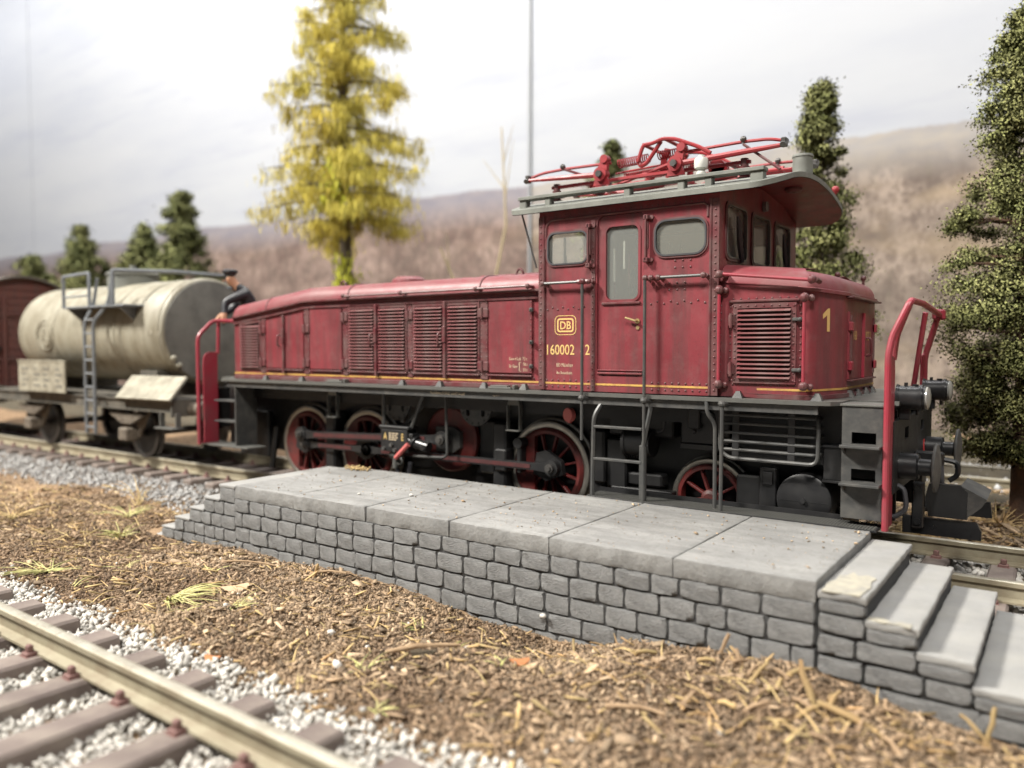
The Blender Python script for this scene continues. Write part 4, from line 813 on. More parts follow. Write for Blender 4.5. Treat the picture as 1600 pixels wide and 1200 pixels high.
# ================================================================== FIGURES
def person(name, label, loc, J, E_, R_, headc, hands, cap_dir, root=0):
    """one continuous skinned body; cap and collar are children"""
    me = bpy.data.meshes.new(name); me.from_pydata(J, E_, []); o = bpy.data.objects.new(name, me); COL.objects.link(o)
    sk = o.modifiers.new('skin', 'SKIN'); su = o.modifiers.new('sub', 'SUBSURF'); su.levels = 2; su.render_levels = 2
    for i, r in enumerate(R_): me.skin_vertices[0].data[i].radius = (r, r) if not isinstance(r, tuple) else r; me.skin_vertices[0].data[i].use_root = (i == root)
    dg = bpy.context.evaluated_depsgraph_get(); ev = bpy.data.meshes.new_from_object(o.evaluated_get(dg)); bpy.data.objects.remove(o)
    ev.materials.clear(); ev.materials.append(MATS['uniform']); ev.materials.append(MATS['skin'])
    for p in ev.polygons:
        p.use_smooth = True; c = p.center
        p.material_index = 1 if (c - Vector(headc)).length < .20 or any((c - Vector(h)).length < .10 for h in hands) else 0
    t = thing(name, label, 'person', loc)
    link('body', ev, t)
    h = Vector(headc); d = Vector(cap_dir).normalized()
    cp = G().lathe([(.005, .075), (.10, .078), (.135, .06), (.14, .035), (.105, .005), (.10, -.025), (.005, -.02)], (h.x, h.y, h.z + .085), 'z', 18)
    s = Vector((-d.y, d.x, 0)); z = h.z + .065
    cp.add([tuple(Vector((h.x, h.y, z)) + d * .085 + s * .085), tuple(Vector((h.x, h.y, z - .022)) + d * .17 + s * .055), tuple(Vector((h.x, h.y, z - .024)) + d * .185), tuple(Vector((h.x, h.y, z - .022)) + d * .17 - s * .055), tuple(Vector((h.x, h.y, z)) + d * .085 - s * .085)], [(0, 1, 2, 3, 4)])
    cp.obj('peaked_cap', 'uniform', t)
    G().ball((h + d * .115 + Vector((0, 0, -.02))), .022, 8, 6, (1, 1, 1.3)).ball(h + s * .098, .024, 6, 5, (.6, .6, 1.2)).ball(h - s * .098, .024, 6, 5, (.6, .6, 1.2)).obj('nose_and_ears', 'skin', t)
    G().ball(h + d * .092 + s * .038 + Vector((0, 0, .018)), .010, 6, 4).ball(h + d * .092 - s * .038 + Vector((0, 0, .018)), .010, 6, 4).box(h.x + d.x * .095 - .012, h.x + d.x * .095 + .012, h.y + d.y * .095 - .02, h.y + d.y * .095 + .02, h.z - .068, h.z - .060).obj('eyes_and_mouth', 'interior_dark', t)
    G().lathe([(.065, 0), (.085, 0), (.075, .035), (.06, .035)], (h.x - d.x * .01, h.y - d.y * .01, h.z - .175), 'z', 14).obj('jacket_collar', 'uniform', t)
    return t
def body_joints(hip, chest, neck, head, feet, knees, el_n, hand_n, el_f, hand_f, sw):
    hip, chest, neck, head = map(Vector, (hip, chest, neck, head)); s = Vector(sw)
    J = [hip, hip.lerp(chest, .5), chest, neck, head + Vector((0, 0, -.03)), head + Vector((0, 0, .06))]
    Ed = [(0, 1), (1, 2), (2, 3), (3, 4), (4, 5)]; Rr = [(.20, .16), (.20, .16), (.25, .19), .075, .105, .09]
    for k, (el, ha) in ((1, (el_n, hand_n)), (-1, (el_f, hand_f))):
        sh = chest + s * k * .19 + Vector((0, 0, .08)); b = len(J); ha = Vector(ha); el = Vector(el); d = (ha - el).normalized()
        J += [sh, el, ha - d * .06, ha]; Rr += [.105, .078, .050, .044]; Ed += [(2, b), (b, b + 1), (b + 1, b + 2), (b + 2, b + 3)]
        q = d.cross(Vector((0, 0, 1)));  q = q.normalized() if q.length > .01 else Vector((1, 0, 0))
        for i, L_ in enumerate((.075, .09, .085, .065)):
            f = ha + d * .03 + q * (.027 - .018 * i); n = len(J); J += [f + d * L_ * .5, f + d * L_ + Vector((0, 0, -.02))]; Rr += [.0105, .009]; Ed += [(b + 3, n), (n, n + 1)]
        n = len(J); J += [ha + q * .05 + d * .01, ha + q * .06 + d * .05]; Rr += [.012, .010]; Ed += [(b + 3, n), (n, n + 1)]
    for k in (0, 1):
        b = len(J); f = Vector(feet[k]); J += [hip + s * (.1 if k == 0 else -.1) + Vector((0, 0, -.08)), Vector(knees[k]), f + Vector((0, 0, .10)), f + Vector((-.14, -.06, .045))]
        Rr += [.105, .078, .055, .045]; Ed += [(0, b), (b, b + 1), (b + 1, b + 2), (b + 2, b + 3)]
    return [tuple(j) for j in J], Ed, Rr
J, E_, R_ = body_joints((-11.05, -.46, 2.60), (-11.12, -.64, 3.10), (-11.20, -.78, 3.30), (-11.26, -.86, 3.43), [(-11.0, -.48, 1.69), (-11.22, -.40, 1.69)], [(-11.05, -.52, 2.15), (-11.22, -.46, 2.15)],
                       (-11.20, -1.02, 3.00), (-11.12, -1.10, 2.72), (-11.42, -.70, 2.92), (-11.44, -.98, 2.74), (.8, -.55, 0))
person('person', 'person in black uniform and peaked cap leaning on the end railing of the red locomotive', (-11.1, -.45, 1.69), J, E_, R_, (-11.26, -.86, 3.43), [(-11.12, -1.10, 2.72), (-11.44, -.98, 2.74)], (-.75, -.65, -.1))
J, E_, R_ = body_joints((-3.45, -.35, 2.62), (-3.42, -.35, 3.08), (-3.40, -.35, 3.27), (-3.38, -.35, 3.43), [(-3.5, -.45, 1.76), (-3.5, -.22, 1.76)], [(-3.42, -.45, 2.20), (-3.42, -.22, 2.20)],
                       (-3.32, -.60, 2.85), (-3.08, -.52, 2.80), (-3.32, -.12, 2.85), (-3.08, -.18, 2.82), (0, -1, 0))
person('person', 'person in dark uniform standing inside the cab behind the door window', (-3.45, -.35, 1.76), J, E_, R_, (-3.38, -.35, 3.43), [(-3.08, -.52, 2.80), (-3.08, -.18, 2.82)], (1, 0, 0))

# ================================================================== WAGONS
TW = thing('tank_wagon', 'weathered cream two-axle tank wagon with grey ladder coupled behind the locomotive', 'tank wagon', (-16.25, 0, 0))
TX0, TX1, TZ, TR = -19.15, -13.15, 2.53, 1.06
prof = [(.01, -.22), (.45, -.19), (.80, -.11), (.98, -.03), (TR, .04)] + [(TR, t) for t in (1.2, 2.4, 3.6, 4.8)] + [(TR, TX1 - TX0 - .03), (TR - .03, TX1 - TX0), (TR - .08, TX1 - TX0 + .01), (.01, TX1 - TX0 + .012)]
tank = G().lathe(prof, (TX0, 0, TZ), 'x', 56, closed=False).obj('tank', 'tank_cream', TW, smooth=45)
G().lathe([(TR - .05, .0), (TR - .06, .02), (.7, .06), (.3, .09), (.01, .10)], (TX1, 0, TZ), 'x', 48, closed=False).obj('tank_end', 'tank_end_grey', tank)
for x in (-19.0, -17.45, -14.9, -13.3): G().lathe([(TR + .002, -.03), (TR + .014, -.02), (TR + .014, .02), (TR + .002, .03)], (x, 0, TZ), 'x', 56).obj('tank_band', 'tank_cream', tank)
rv = Riv()
for k in range(70): a = math.radians(95 + 170 * k / 69); c = (-13.24, TR * 1.002 * math.cos(a), TZ + TR * 1.002 * math.sin(a)); rv.row(c, c, 1, .016, (0, math.cos(a), math.sin(a)))
rv.obj(tank, 'tank_cream')
G().cyl((-16.0, 0, 3.4), (-16.0, 0, 3.82), .52, n=28).lathe([(.01, .10), (.3, .08), (.50, .03), (.55, 0), (.55, -.04), (.01, -.04)], (-16.0, 0, 3.82), 'z', 28).cyl((-16, 0, 3.9), (-16, 0, 4.02), .07, n=10).obj('dome', 'roof_grey', TW)
def on_tank(x, z): return (x, -math.sqrt(max(.01, (TR + .006) ** 2 - (z - TZ) ** 2)), z)
for r in (.33, .24):
    G().tube([on_tank(-17.85 + r * 1.15 * math.cos(a), 2.48 + r * math.sin(a)) for a in [2 * PI * i / 28 for i in range(28)]], .016, 4, True).obj('faded_emblem', 'placard', tank)
G().tube([on_tank(-17.95, 2.36), on_tank(-17.85, 2.62), on_tank(-17.75, 2.36)], .016, 4).obj('faded_emblem', 'placard', tank)
for x, z, w in ((-13.62, 2.49, .16), (-13.36, 2.46, .18)):
    G().add([on_tank(x, z - .05), on_tank(x + w, z - .05), on_tank(x + w, z + .05), on_tank(x, z + .05)], [(0, 1, 2, 3)]).obj('faded_lettering', 'placard', tank)
for s in (-1, 1):
    G().plate([(-19.95, 1.0), (-12.5, 1.0), (-12.5, 1.21), (-19.95, 1.21)], [], s * 1.18, s * 1.24, 'y').box(-19.95, -12.5, s * 1.14, s * 1.28, 1.19, 1.215).box(-19.95, -12.5, s * 1.14, s * 1.28, .995, 1.02).obj('solebar', 'wagon_frame', TW)
for x in (-20.0, -12.52): G().box(x, x + .06, -1.3, 1.3, .92, 1.25, .01).obj('headstock', 'wagon_frame', TW)
G().box(-19.9, -12.55, -1.1, 1.1, 1.21, 1.25).box(-19.0, -18.4, -.9, .9, 1.25, 1.75).box(-14.2, -13.6, -.9, .9, 1.25, 1.75).obj('saddle', 'wagon_frame', TW)
for x in (-18.30, -14.25):
    for s in (-1, 1):
        w = G().lathe([(.01, -.03), (.40, -.03), (.42, 0), (.42, .07), (.01, .07)], (x, s * .78, .48), 'y', 28).obj('wheel', 'frame_black', TW)
        G().lathe([(.41, -.03), (.50, -.03), (.50, .06), (.53, .08), (.53, .10), (.41, .10)] if s < 0 else [(.41, .03), (.50, .03), (.50, -.06), (.53, -.08), (.53, -.10), (.41, -.10)], (x, s * .78, .48), 'y', 32).obj('tyre', 'dark_steel', w)
        a = G().box(x - .16, x + .16, s * 1.02, s * 1.28, .36, .62, .03).plate([(x - .62, 1.0), (x - .42, 1.0), (x - .12, .66), (x + .12, .66), (x + .42, 1.0), (x + .62, 1.0), (x + .20, .42), (x - .20, .42)], [], s * 1.0, s * 1.05, 'y').obj('axle_box', 'axle_rust', TW)
        for k in range(5): G().box(x - .62 + .10 * k, x + .62 - .10 * k, s * 1.08, s * 1.20, .86 - .04 * k, .895 - .04 * k, .006).obj('spring_leaf', 'axle_rust', a)
    G().cyl((x, -1.0, .48), (x, 1.0, .48), .07, n=10).obj('axle', 'dark_steel', TW)
for s in (-1, 1):
    for xe, d in ((-11.93, 1), (-20.58, -1)):
        b = G().cyl((xe - d * .6, s * .875, 1.05), (xe - d * .25, s * .875, 1.05), .12, n=18).cyl((xe - d * .25, s * .875, 1.05), (xe, s * .875, 1.05), .07, n=14).obj('buffer', 'axle_rust', TW)
        G().cyl((xe - d * .03, s * .875, 1.05), (xe, s * .875, 1.05), .22, .19, n=24).obj('buffer_plate', 'wagon_frame', b)
sp = G().box(-12.9, -12.3, -1.40, -1.15, .70, .73, .005).box(-12.88, -12.85, -1.3, -1.2, .73, 1.0).box(-12.36, -12.33, -1.3, -1.2, .73, 1.0).obj('shunter_step', 'steel_grey', TW)
pk = G().box(-18.32, -16.20, -1.42, -1.38, 1.24, 1.905, .008).obj('placard', 'placard', TW)
for i, (x, w, h) in enumerate(((-18.15, .32, .03), (-17.6, .30, .22), (-17.15, .28, .40), (-16.6, .28, .35))):
    for k in range(4): G().box(x, x + w * (.6 + .4 * ((i + k) % 2)), -1.4225, -1.4205, 1.36 + .12 * k, 1.40 + .12 * k).obj('faded_lettering', 'tank_end_grey', pk)
G().box(-18.34, -16.18, -1.43, -1.37, 1.895, 1.93, .005).obj('placard_rim', 'placard', pk)
G().add([(-14.25, -1.40, 1.235), (-12.38, -1.40, 1.245), (-12.52, -.95, 1.66), (-14.42, -.95, 1.65), (-14.25, -1.37, 1.205), (-12.38, -1.37, 1.215), (-12.52, -.92, 1.63), (-14.42, -.92, 1.62)], [(0, 1, 2, 3), (7, 6, 5, 4), (0, 4, 5, 1), (1, 5, 6, 2), (2, 6, 7, 3), (3, 7, 4, 0)]).obj('sloping_panel', 'placard', TW)
G().ball((-12.98, -.92, 2.00), .06).ball((-12.98, -.80, 1.86), .06).obj('end_fitting', 'placard', TW)
la = G().tube(bend([(-15.33, -1.42, .48), (-15.33, -1.42, 2.72), (-15.28, -1.25, 3.06), (-15.2, -1.2, 3.62)], .15), .035, 6).tube(bend([(-14.98, -1.42, .48), (-14.98, -1.42, 2.72), (-14.72, -1.25, 3.06), (-14.6, -1.2, 3.66)], .15), .035, 6).obj('ladder', 'ladder_blue_grey', TW)
for z in (.60, .87, 1.14, 1.41, 1.68, 1.95, 2.22, 2.49, 2.76): G().cyl((-15.33, -1.42, z), (-14.98 + (.04 if z > 2.7 else 0), -1.42, z), .022, n=6).obj('rung', 'ladder_blue_grey', la)
pf = G().box(-16.35, -13.95, -1.36, -.85, 3.01, 3.05, .006).plate([(-1.34, 3.01), (-.95, 3.01), (-1.0, 2.72)], [], -16.2, -16.14, 'x').plate([(-1.34, 3.01), (-.95, 3.01), (-1.0, 2.72)], [], -14.2, -14.14, 'x').obj('inspection_platform', 'ladder_blue_grey', TW)
G().tube(bend([(-16.32, -1.34, 3.03), (-16.32, -1.34, 3.68), (-15.26, -1.34, 3.71), (-15.26, -1.34, 3.05)], .03, 2), .036, 6).tube([(-16.32, -1.34, 3.25), (-15.28, -1.34, 3.26)], .02, 6).obj('platform_rail', 'ladder_blue_grey', pf)
G().tube(bend([(-14.36, -1.34, 3.0), (-14.36, -1.34, 3.72), (-13.9, -.3, 3.74), (-13.9, .9, 3.74), (-13.9, .9, 3.1)], .03, 2), .042, 6).tube([(-14.5, -1.34, 3.05), (-14.36, -1.34, 3.68)], .03, 6).obj('platform_rail', 'ladder_blue_grey', pf)

BW = thing('goods_wagon', 'dark brown covered goods wagon with curved roof at the left edge behind the tank', 'goods wagon', (-24.6, 0, 0))
G().box(-27.9, -21.32, -1.36, 1.36, 1.18, 3.40).obj('body', 'boxcar_brown', BW)
endarc = lambda r, y: 3.40 + .62 * (1 - (y / 1.40) ** 2)
G().plate([(-1.36, 1.18), (1.36, 1.18)] + [(1.36 - 2.72 * i / 16, endarc(0, 1.36 - 2.72 * i / 16) - .03) for i in range(17)], [], -21.33, -21.30, 'x').obj('end_wall', 'boxcar_brown', BW)
for k in range(14):
    z = 1.20 + .19 * k; yy = 1.35 if z < 3.35 else 1.35 * math.sqrt(max(0.05, 1 - (z + .18 - 3.40) / .62))
    G().box(-21.30, -21.275, -yy, yy, z, z + .176, .008).obj('plank', 'boxcar_brown', BW)
for y in (-1.3, -.5, .5, 1.3): G().box(-21.275, -21.20, y - .05, y + .05, 1.1, 3.5, .01).obj('end_post', 'boxcar_brown', BW)
for z in (1.9, 3.05): G().box(-21.275, -21.235, -1.36, 1.36, z - .04, z + .04, .008).obj('end_rail', 'boxcar_brown', BW)
rr = []
for x in (-28.0, -21.15): rr.append([(x, 1.46 - 2.92 * i / 18, 3.38 + .67 * (1 - (1 - i / 9) ** 2)) for i in range(19)] + [(x, -1.46 + 2.92 * i / 18, 3.33 + .67 * (1 - (1 - i / 9) ** 2)) for i in range(19)])
G().loft(rr).obj('roof', 'boxcar_roof', BW)
for s in (-1, 1): G().box(-27.9, -21.3, s * 1.1, s * 1.18, .92, 1.16).obj('solebar', 'wagon_frame', BW)
G().box(-21.36, -21.28, -1.3, 1.3, .9, 1.18, .01).obj('headstock', 'wagon_frame', BW)
for x in (-26.4, -22.6):
    for s in (-1, 1):
        w = G().lathe([(.01, -.03), (.50, -.03), (.50, .06), (.53, .09), (.01, .09)], (x, s * .78, .48), 'y', 28).obj('wheel', 'frame_black', BW)
        G().box(x - .2, x + .2, s * 1.0, s * 1.26, .35, .65, .03).box(x - .5, x + .5, s * 1.05, s * 1.15, .75, .92, .01).obj('axle_box', 'axle_rust', BW)
for s in (-1, 1): G().cyl((-21.3, s * .875, 1.05), (-20.95, s * .875, 1.05), .12, n=16).cyl((-20.95, s * .875, 1.05), (-20.70, s * .875, 1.05), .07, n=12).cyl((-20.73, s * .875, 1.05), (-20.70, s * .875, 1.05), .22, n=20).obj('buffer', 'frame_black', BW)
G().box(-21.25, -21.18, -.95, -.85, 1.2, 2.2).box(-21.2, -21.15, -.95, -.6, 2.15, 2.22).obj('brake_stand', 'frame_black', BW)

# ================================================================== STONE PLATFORM
PF = thing('stone_platform', 'low grey stone loading platform with paving slabs and end steps beside the locomotive', 'platform', (-3.98, -2.54, -.45))
PX0, PX1, PY0, PY1, PZ = -7.49, -.46, -3.53, -1.56, .49
G().box(PX0 + .02, PX1 - .02, PY0 + .035, PY1 - .01, -.7, PZ - .165).obj('core', 'mortar', PF)
def stone_variant(seed, chip):
    rng = random.Random(seed); n = 6; us = [-.5, -.478, -.25, 0, .25, .478, .5]; vv = [-.5, -.475, -.25, 0, .25, .435, .5]; vs = []; fs = []
    ph = [rng.uniform(0, 6) for _ in range(6)]
    for j, v in enumerate(vv):
        for i, u in enumerate(us):
            e = max(abs(u), abs(v)); d = (.45 if (v > .49 and abs(u) < .49) else 0.0) if e > .49 else (.86 + .12 * math.sin(5 * u + ph[0]) * math.sin(4 * v + ph[1]) + rng.uniform(-.10, .08)) if e > .4 else (.97 + .12 * math.sin(6 * u + ph[2]) * math.cos(5 * v + ph[3]) + rng.uniform(-.12, .10))
            cu, cv = u, v
            if e > .4:
                k = .060 if (abs(u) > .4 and abs(v) > .4) else .022
                cu -= math.copysign(rng.uniform(0, k), u) if abs(u) > .4 else 0; cv -= math.copysign(rng.uniform(0, k), v) if abs(v) > .4 else 0
                if chip and u > .4 and v * chip > .2: cv -= chip * .10
            vs.append((cu, -d, cv))
    m = len(us)
    for j in range(m - 1):
        for i in range(m - 1): a = j * m + i; fs.append((a, a + 1, a + m + 1, a + m))
    vs += [(-.5, 1.0, -.5), (.5, 1.0, -.5), (.5, 1.0, .5), (-.5, 1.0, .5)]; b = m * m
    for e, (p, q) in ((list(range(m)), (b, b + 1)), ([m * (m - 1) + i for i in range(m)], (b + 3, b + 2)), ([i * m for i in range(m)], (b, b + 3)), ([i * m + m - 1 for i in range(m)], (b + 1, b + 2))):
        fs.append(tuple(e) + (q, p))
    return G().add(vs, fs).mesh('stone', 'stone', 50)
STV = [stone_variant(40 + i, (0, 0, 0, 1, -1)[i % 5]) for i in range(14)]
def stone(x0, x1, z0, z1, y, depth=.038, parent=PF, rot=0):
    g = .004; o = link('stone', random.choice(STV), parent, loc=((x0 + x1) / 2, y + depth, (z0 + z1) / 2))
    o.scale = (x1 - x0 - g, depth * random.uniform(.85, 1.25), z1 - z0 - .013); o.location.z += .004; return o
def course(xa, xb, z0, z1, y, w=.30, first=None, parent=PF):
    x = xa; k = 0
    while x < xb - .04:
        ww = (first if (k == 0 and first) else w * random.uniform(.80, 1.24)); x2 = x + ww
        if xb - x2 < .13: x2 = xb
        stone(x, x2, z0, z1, y, parent=parent); x = x2; k += 1
rows = [.323, .155, -.03, -.215, -.395, -.575]
for k in range(5): course(PX0, PX1, rows[k + 1], rows[k], PY0 + .012, .30, .15 if k % 2 else .29)
def slab(name, x0, x1, y0, y1, z0, z1, mt, nx=30, ny=26, rough=.026, parent=PF):
    """paving slab: uneven top, worn edges, rough split face"""
    g = G(); rng = random.Random(int(x0 * 1000) + 5)
    def nz(x, y, z): return mnoise.noise(Vector((x * 2.2, y * 2.2, z * 2.2))) * .5 + mnoise.noise(Vector((x * 7, y * 7, z * 7))) * .45 + mnoise.noise(Vector((x * 17, y * 17, z * 17))) * .30
    rings = []; per = [(x0 + (x1 - x0) * i / nx, y0) for i in range(nx)] + [(x1, y0 + (y1 - y0) * i / ny) for i in range(ny)] + [(x1 - (x1 - x0) * i / nx, y1) for i in range(nx)] + [(x0, y1 - (y1 - y0) * i / ny) for i in range(ny)]
    cxm, cym = (x0 + x1) / 2, (y0 + y1) / 2
    def nrm(i):
        a = per[i - 1]; b = per[(i + 1) % len(per)]; t = Vector((b[0] - a[0], b[1] - a[1])).normalized(); return t.y, -t.x
    for z, ins in ((z0, .004), (z0 + .012, 0), ((z0 + z1) / 2, 0), (z1 - .022, .0), (z1 - .005, .004), (z1, .013)):
        q = []
        for i, (x, y) in enumerate(per):
            nx_, ny_ = nrm(i); front = 1.0 if y < y0 + .02 else .45
            d = ins - rough * front * (nz(x, y, z * 1.2) + .5 * mnoise.noise(Vector((x * 14 + z * 5, y * 14, 1)))) * (1.0 if z < z1 - .001 else .75); q.append((x - nx_ * d, y - ny_ * d, z + (.004 * nz(x, y, 3) if z > z1 - .03 else 0)))
        rings.append(q)
    for s_ in (.9, .6, .3): rings.append([(cxm + (p[0] - cxm) * s_, cym + (p[1] - cym) * s_, z1 + .004 * nz(p[0] * s_, p[1] * s_, 9)) for p in rings[5]])
    g.loft(rings); return g.obj(name, mt, parent, smooth=40)
SJ = [PX0, -6.37, -5.18, -4.0, -2.815, -1.60, PX1]
for a, b in zip(SJ, SJ[1:]): slab('paving_slab', a + .006, b - .006, PY0 + .022, PY1, .325, PZ, 'slab_stone')
# left stair: stepped stone courses
LS = [(-7.83, .40), (-8.17, .245), (-8.50, .075), (-8.84, -.095), (-9.16, -.26), (-9.49, -.40)]
for k, (xl, zt) in enumerate(LS):
    xr = PX0 - .004 if k == 0 else LS[k - 1][0]
    G().box(xl + .006, xr, PY0 + .06, PY1 - .1, -.7, zt + .03).obj('stair_core', 'mortar', PF)
    xs = [xl, (xl + PX0) / 2 if k == 0 else None]
for k, (xl, zt) in enumerate(LS):
    z0 = LS[k + 1][1] if k + 1 < len(LS) else -.58
    course(xl, PX0 - .01, z0, zt + (.045 if k == 0 else 0), PY0 + .03, .24)
    xr = PX0 - .01 if k == 0 else LS[k - 1][0]
    slab('stair_tread', xl + .004, xr - .004, PY0 + .03, PY1 - .1, zt + .002 + (.035 if k == 0 else 0), zt + (.075 if k == 0 else .032), 'step_stone', 4, 10, .006)
# right stair
RS = [(-.12, .425), (.22, .265), (.56, .105), (.90, -.055), (1.24, -.215)]
for k, (xr, zt) in enumerate(RS):
    xl = PX1 + .006 if k == 0 else RS[k - 1][0]
    slab('stair_tread', xl + .003, xr + .012, PY0 + .024, PY1 - .02, zt - .055, zt, 'step_stone', 8, 22, .022)
    G().box(xl + .003, xr - .006, PY0 + .05, PY1 - .03, -.7, zt - .055).obj('stair_core', 'mortar', PF)
for k, (xr, zt) in enumerate(RS[:4]):
    course(PX1 + .01 if k == 0 else RS[k - 1][0] + .004, xr + .004, zt - .16, zt - .058, PY0 + .008, .36); course(PX1 + .01, xr + .004, zt - .31, zt - .165, PY0 + .012, .33)
for z in (-.37, -.53): course(PX1 + .01, 1.2, z, z + .155, PY0 + .012, .33)
def patch(pts, z, mt, name='bare_patch'):
    P = [(x + random.uniform(-.012, .012), y + random.uniform(-.02, .02)) for x, y in pts]; return G().plate(P, [], z - .004, z + .005, 'z').obj(name, mt, PF, smooth=None)
ring = [(-.42, -3.50), (-.36, -3.52), (-.28, -3.51), (-.20, -3.52), (-.155, -3.50), (-.16, -3.38), (-.14, -3.25), (-.15, -3.10), (-.155, -2.98), (-.22, -2.92), (-.27, -2.98), (-.33, -2.90), (-.36, -3.02), (-.41, -3.05), (-.40, -3.18), (-.43, -3.28), (-.41, -3.40)]
patch(ring, .4285, 'chipped_plaster')
ring = [(-.10, -3.50), (0.0, -3.515), (.1, -3.50), (.18, -3.51), (.17, -3.44), (.10, -3.42), (.05, -3.45), (-.02, -3.40), (-.09, -3.43)]
patch(ring, .2685, 'chipped_plaster')

# ================================================================== TRACKS
def rail_geo(xa, xb, y, rot=0.0):
    pr = [(-.095, -.195), (.095, -.195), (.095, -.175), (.022, -.155), (.018, -.062), (.046, -.045), (.046, -.006), (.036, 0), (-.036, 0), (-.046, -.006), (-.046, -.045), (-.018, -.062), (-.022, -.155), (-.095, -.175)]
    return G().loft([[(x, y + a + (x + 4) * rot, b) for a, b in pr] for x in (xa, xb)])
SLP = {m: G().box(-.13, .13, -1.28, 1.28, -.37, -.195, .022).mesh('sleeper', m) for m in ('sleeper', 'sleeper_dusty')}
CLP = G().box(-.06, .06, -.18, .18, -.199, -.192).box(-.05, .05, -.17, -.085, -.20, -.165, .008).box(-.045, .045, .085, .17, -.20, -.165, .008).box(-.03, .03, -.15, -.105, -.17, -.11, .01).box(-.03, .03, .105, .15, -.17, -.11, .01).mesh('rail_clip', 'clip_rust')
def track(label, xa, xb, yc, rot=0.0, step=.70, x0=0.0, sm='sleeper', clips=True, vis=lambda x: True):
    t = thing('railway_track', label, 'railway track', ((xa + xb) / 2, yc, -.37))
    for y in (-.75, .75):
        r_ = rail_geo(xa, xb, yc + y, rot).obj('rail', 'rail_side', t)
        G().loft([[(x, yc + y + a + (x + 4) * rot, b) for a, b in ((-.044, -.016), (-.040, -.002), (-.030, .004), (.030, .004), (.040, -.002), (.044, -.016))] for x in (xa + .002, xb - .002)]).obj('rail_head', 'rail_steel', r_)
    x = x0
    while x > xa: x -= step
    while x < xb - .2:
        x += step
        if not vis(x): continue
        yy = yc + (x + 4) * rot
        o = link('sleeper', SLP[sm], t, loc=(x, yy, 0)); o.rotation_euler = (0, 0, rot + random.uniform(-.012, .012))
        if clips:
            for y in (-.75, .75): link('rail_clip', CLP, t, loc=(x, yy + y, 0))
    return t
track('railway track carrying the red locomotive and wagons', -30, 5, 0.0, 0, .66, -8.1, 'sleeper', True)
track('bare railway track in the near left corner', -13, 1.5, -7.40, -.021, .70, -2.78, 'sleeper', True)
track('blurred railway track behind the large tree at the right edge', -4, 8, 6.75, 0, .70, 0, 'sleeper_dusty', False)

# ================================================================== GROUND
def vnoise(x, y, s, seed):
    """smooth value noise on arrays"""
    r = np.random.default_rng(seed); T = r.random((256, 256)); X = x / s; Y = y / s; i = np.floor(X).astype(int); j = np.floor(Y).astype(int); f = X - i; g = Y - j
    f = f * f * (3 - 2 * f); g = g * g * (3 - 2 * g); a = T[i % 256, j % 256]; b = T[(i + 1) % 256, j % 256]; c = T[i % 256, (j + 1) % 256]; d = T[(i + 1) % 256, (j + 1) % 256]
    return (a * (1 - f) + b * f) * (1 - g) + (c * (1 - f) + d * f) * g - .5
WBX = np.array([-12, -9.6, -8.6, -7.45, -5.6, -4.6, -3.76, -2.72, -2.2, -1.9, -1.3, -.8, -.45, .2, .7, 2.0]); WBZ = np.array([-.30, -.36, -.40, -.33, -.27, -.32, -.40, -.46, -.38, -.27, -.20, -.16, -.17, -.32, -.40, -.40])
def ss(a, b, x): t = np.clip((x - a) / (b - a), 0, 1); return t * t * (3 - 2 * t)
def ground(x, y, fine=True):
    x = np.asarray(x, float); y = np.asarray(y, float)
    z = -.30 + .10 * vnoise(x, y, 1.3, 1) + .05 * vnoise(x, y, .5, 2)
    near_wall = ss(-4.9, -3.7, y) * (1 - ss(-1.6, -1.2, y)) * ss(-13, -11, x); z = z * (1 - near_wall) + (np.interp(x, WBX, WBZ) + .05 * vnoise(x, y, .5, 3)) * near_wall
    bed = 1 - ss(-6.05, -5.65, y); z = z * (1 - bed) - .345 * bed                          # near track bed
    b2 = ss(-2.55, -2.05, y) * (1 - ss(1.9, 2.3, y)); b2 = b2 * np.where((x > -9.6) & (x < 1.3), ss(-1.7, -1.4, y) * (1 - ss(1.4, 1.8, y)), 1.0); z = z * (1 - b2) - .35 * b2
    back = ss(1.6, 2.4, y); z = z + back * .14
    if fine: z = z + (.035 * vnoise(x, y, .16, 4) + .022 * vnoise(x, y, .07, 5)) * (1 - bed) * (1 - b2)
    return z
gx = np.concatenate([np.arange(-82, -13, 1.2), np.arange(-13, 2.2, .05), np.arange(2.3, 22, .8)]); gy = np.concatenate([np.arange(-14, -6.2, .6), np.arange(-6.2, -1.4, .05), np.arange(-1.4, 17.6, .4)])
X, Y = np.meshgrid(gx, gy, indexing='ij'); Z = ground(X, Y); n, m = X.shape
Vg = np.stack([X, Y, Z], -1).reshape(-1, 3); I = np.arange(n * m).reshape(n, m)
Fg = np.stack([I[:-1, :-1], I[1:, :-1], I[1:, 1:], I[:-1, 1:]], -1).reshape(-1, 4)
np_mesh('ground', Vg, Fg, 'soil', None, True, kind='structure')

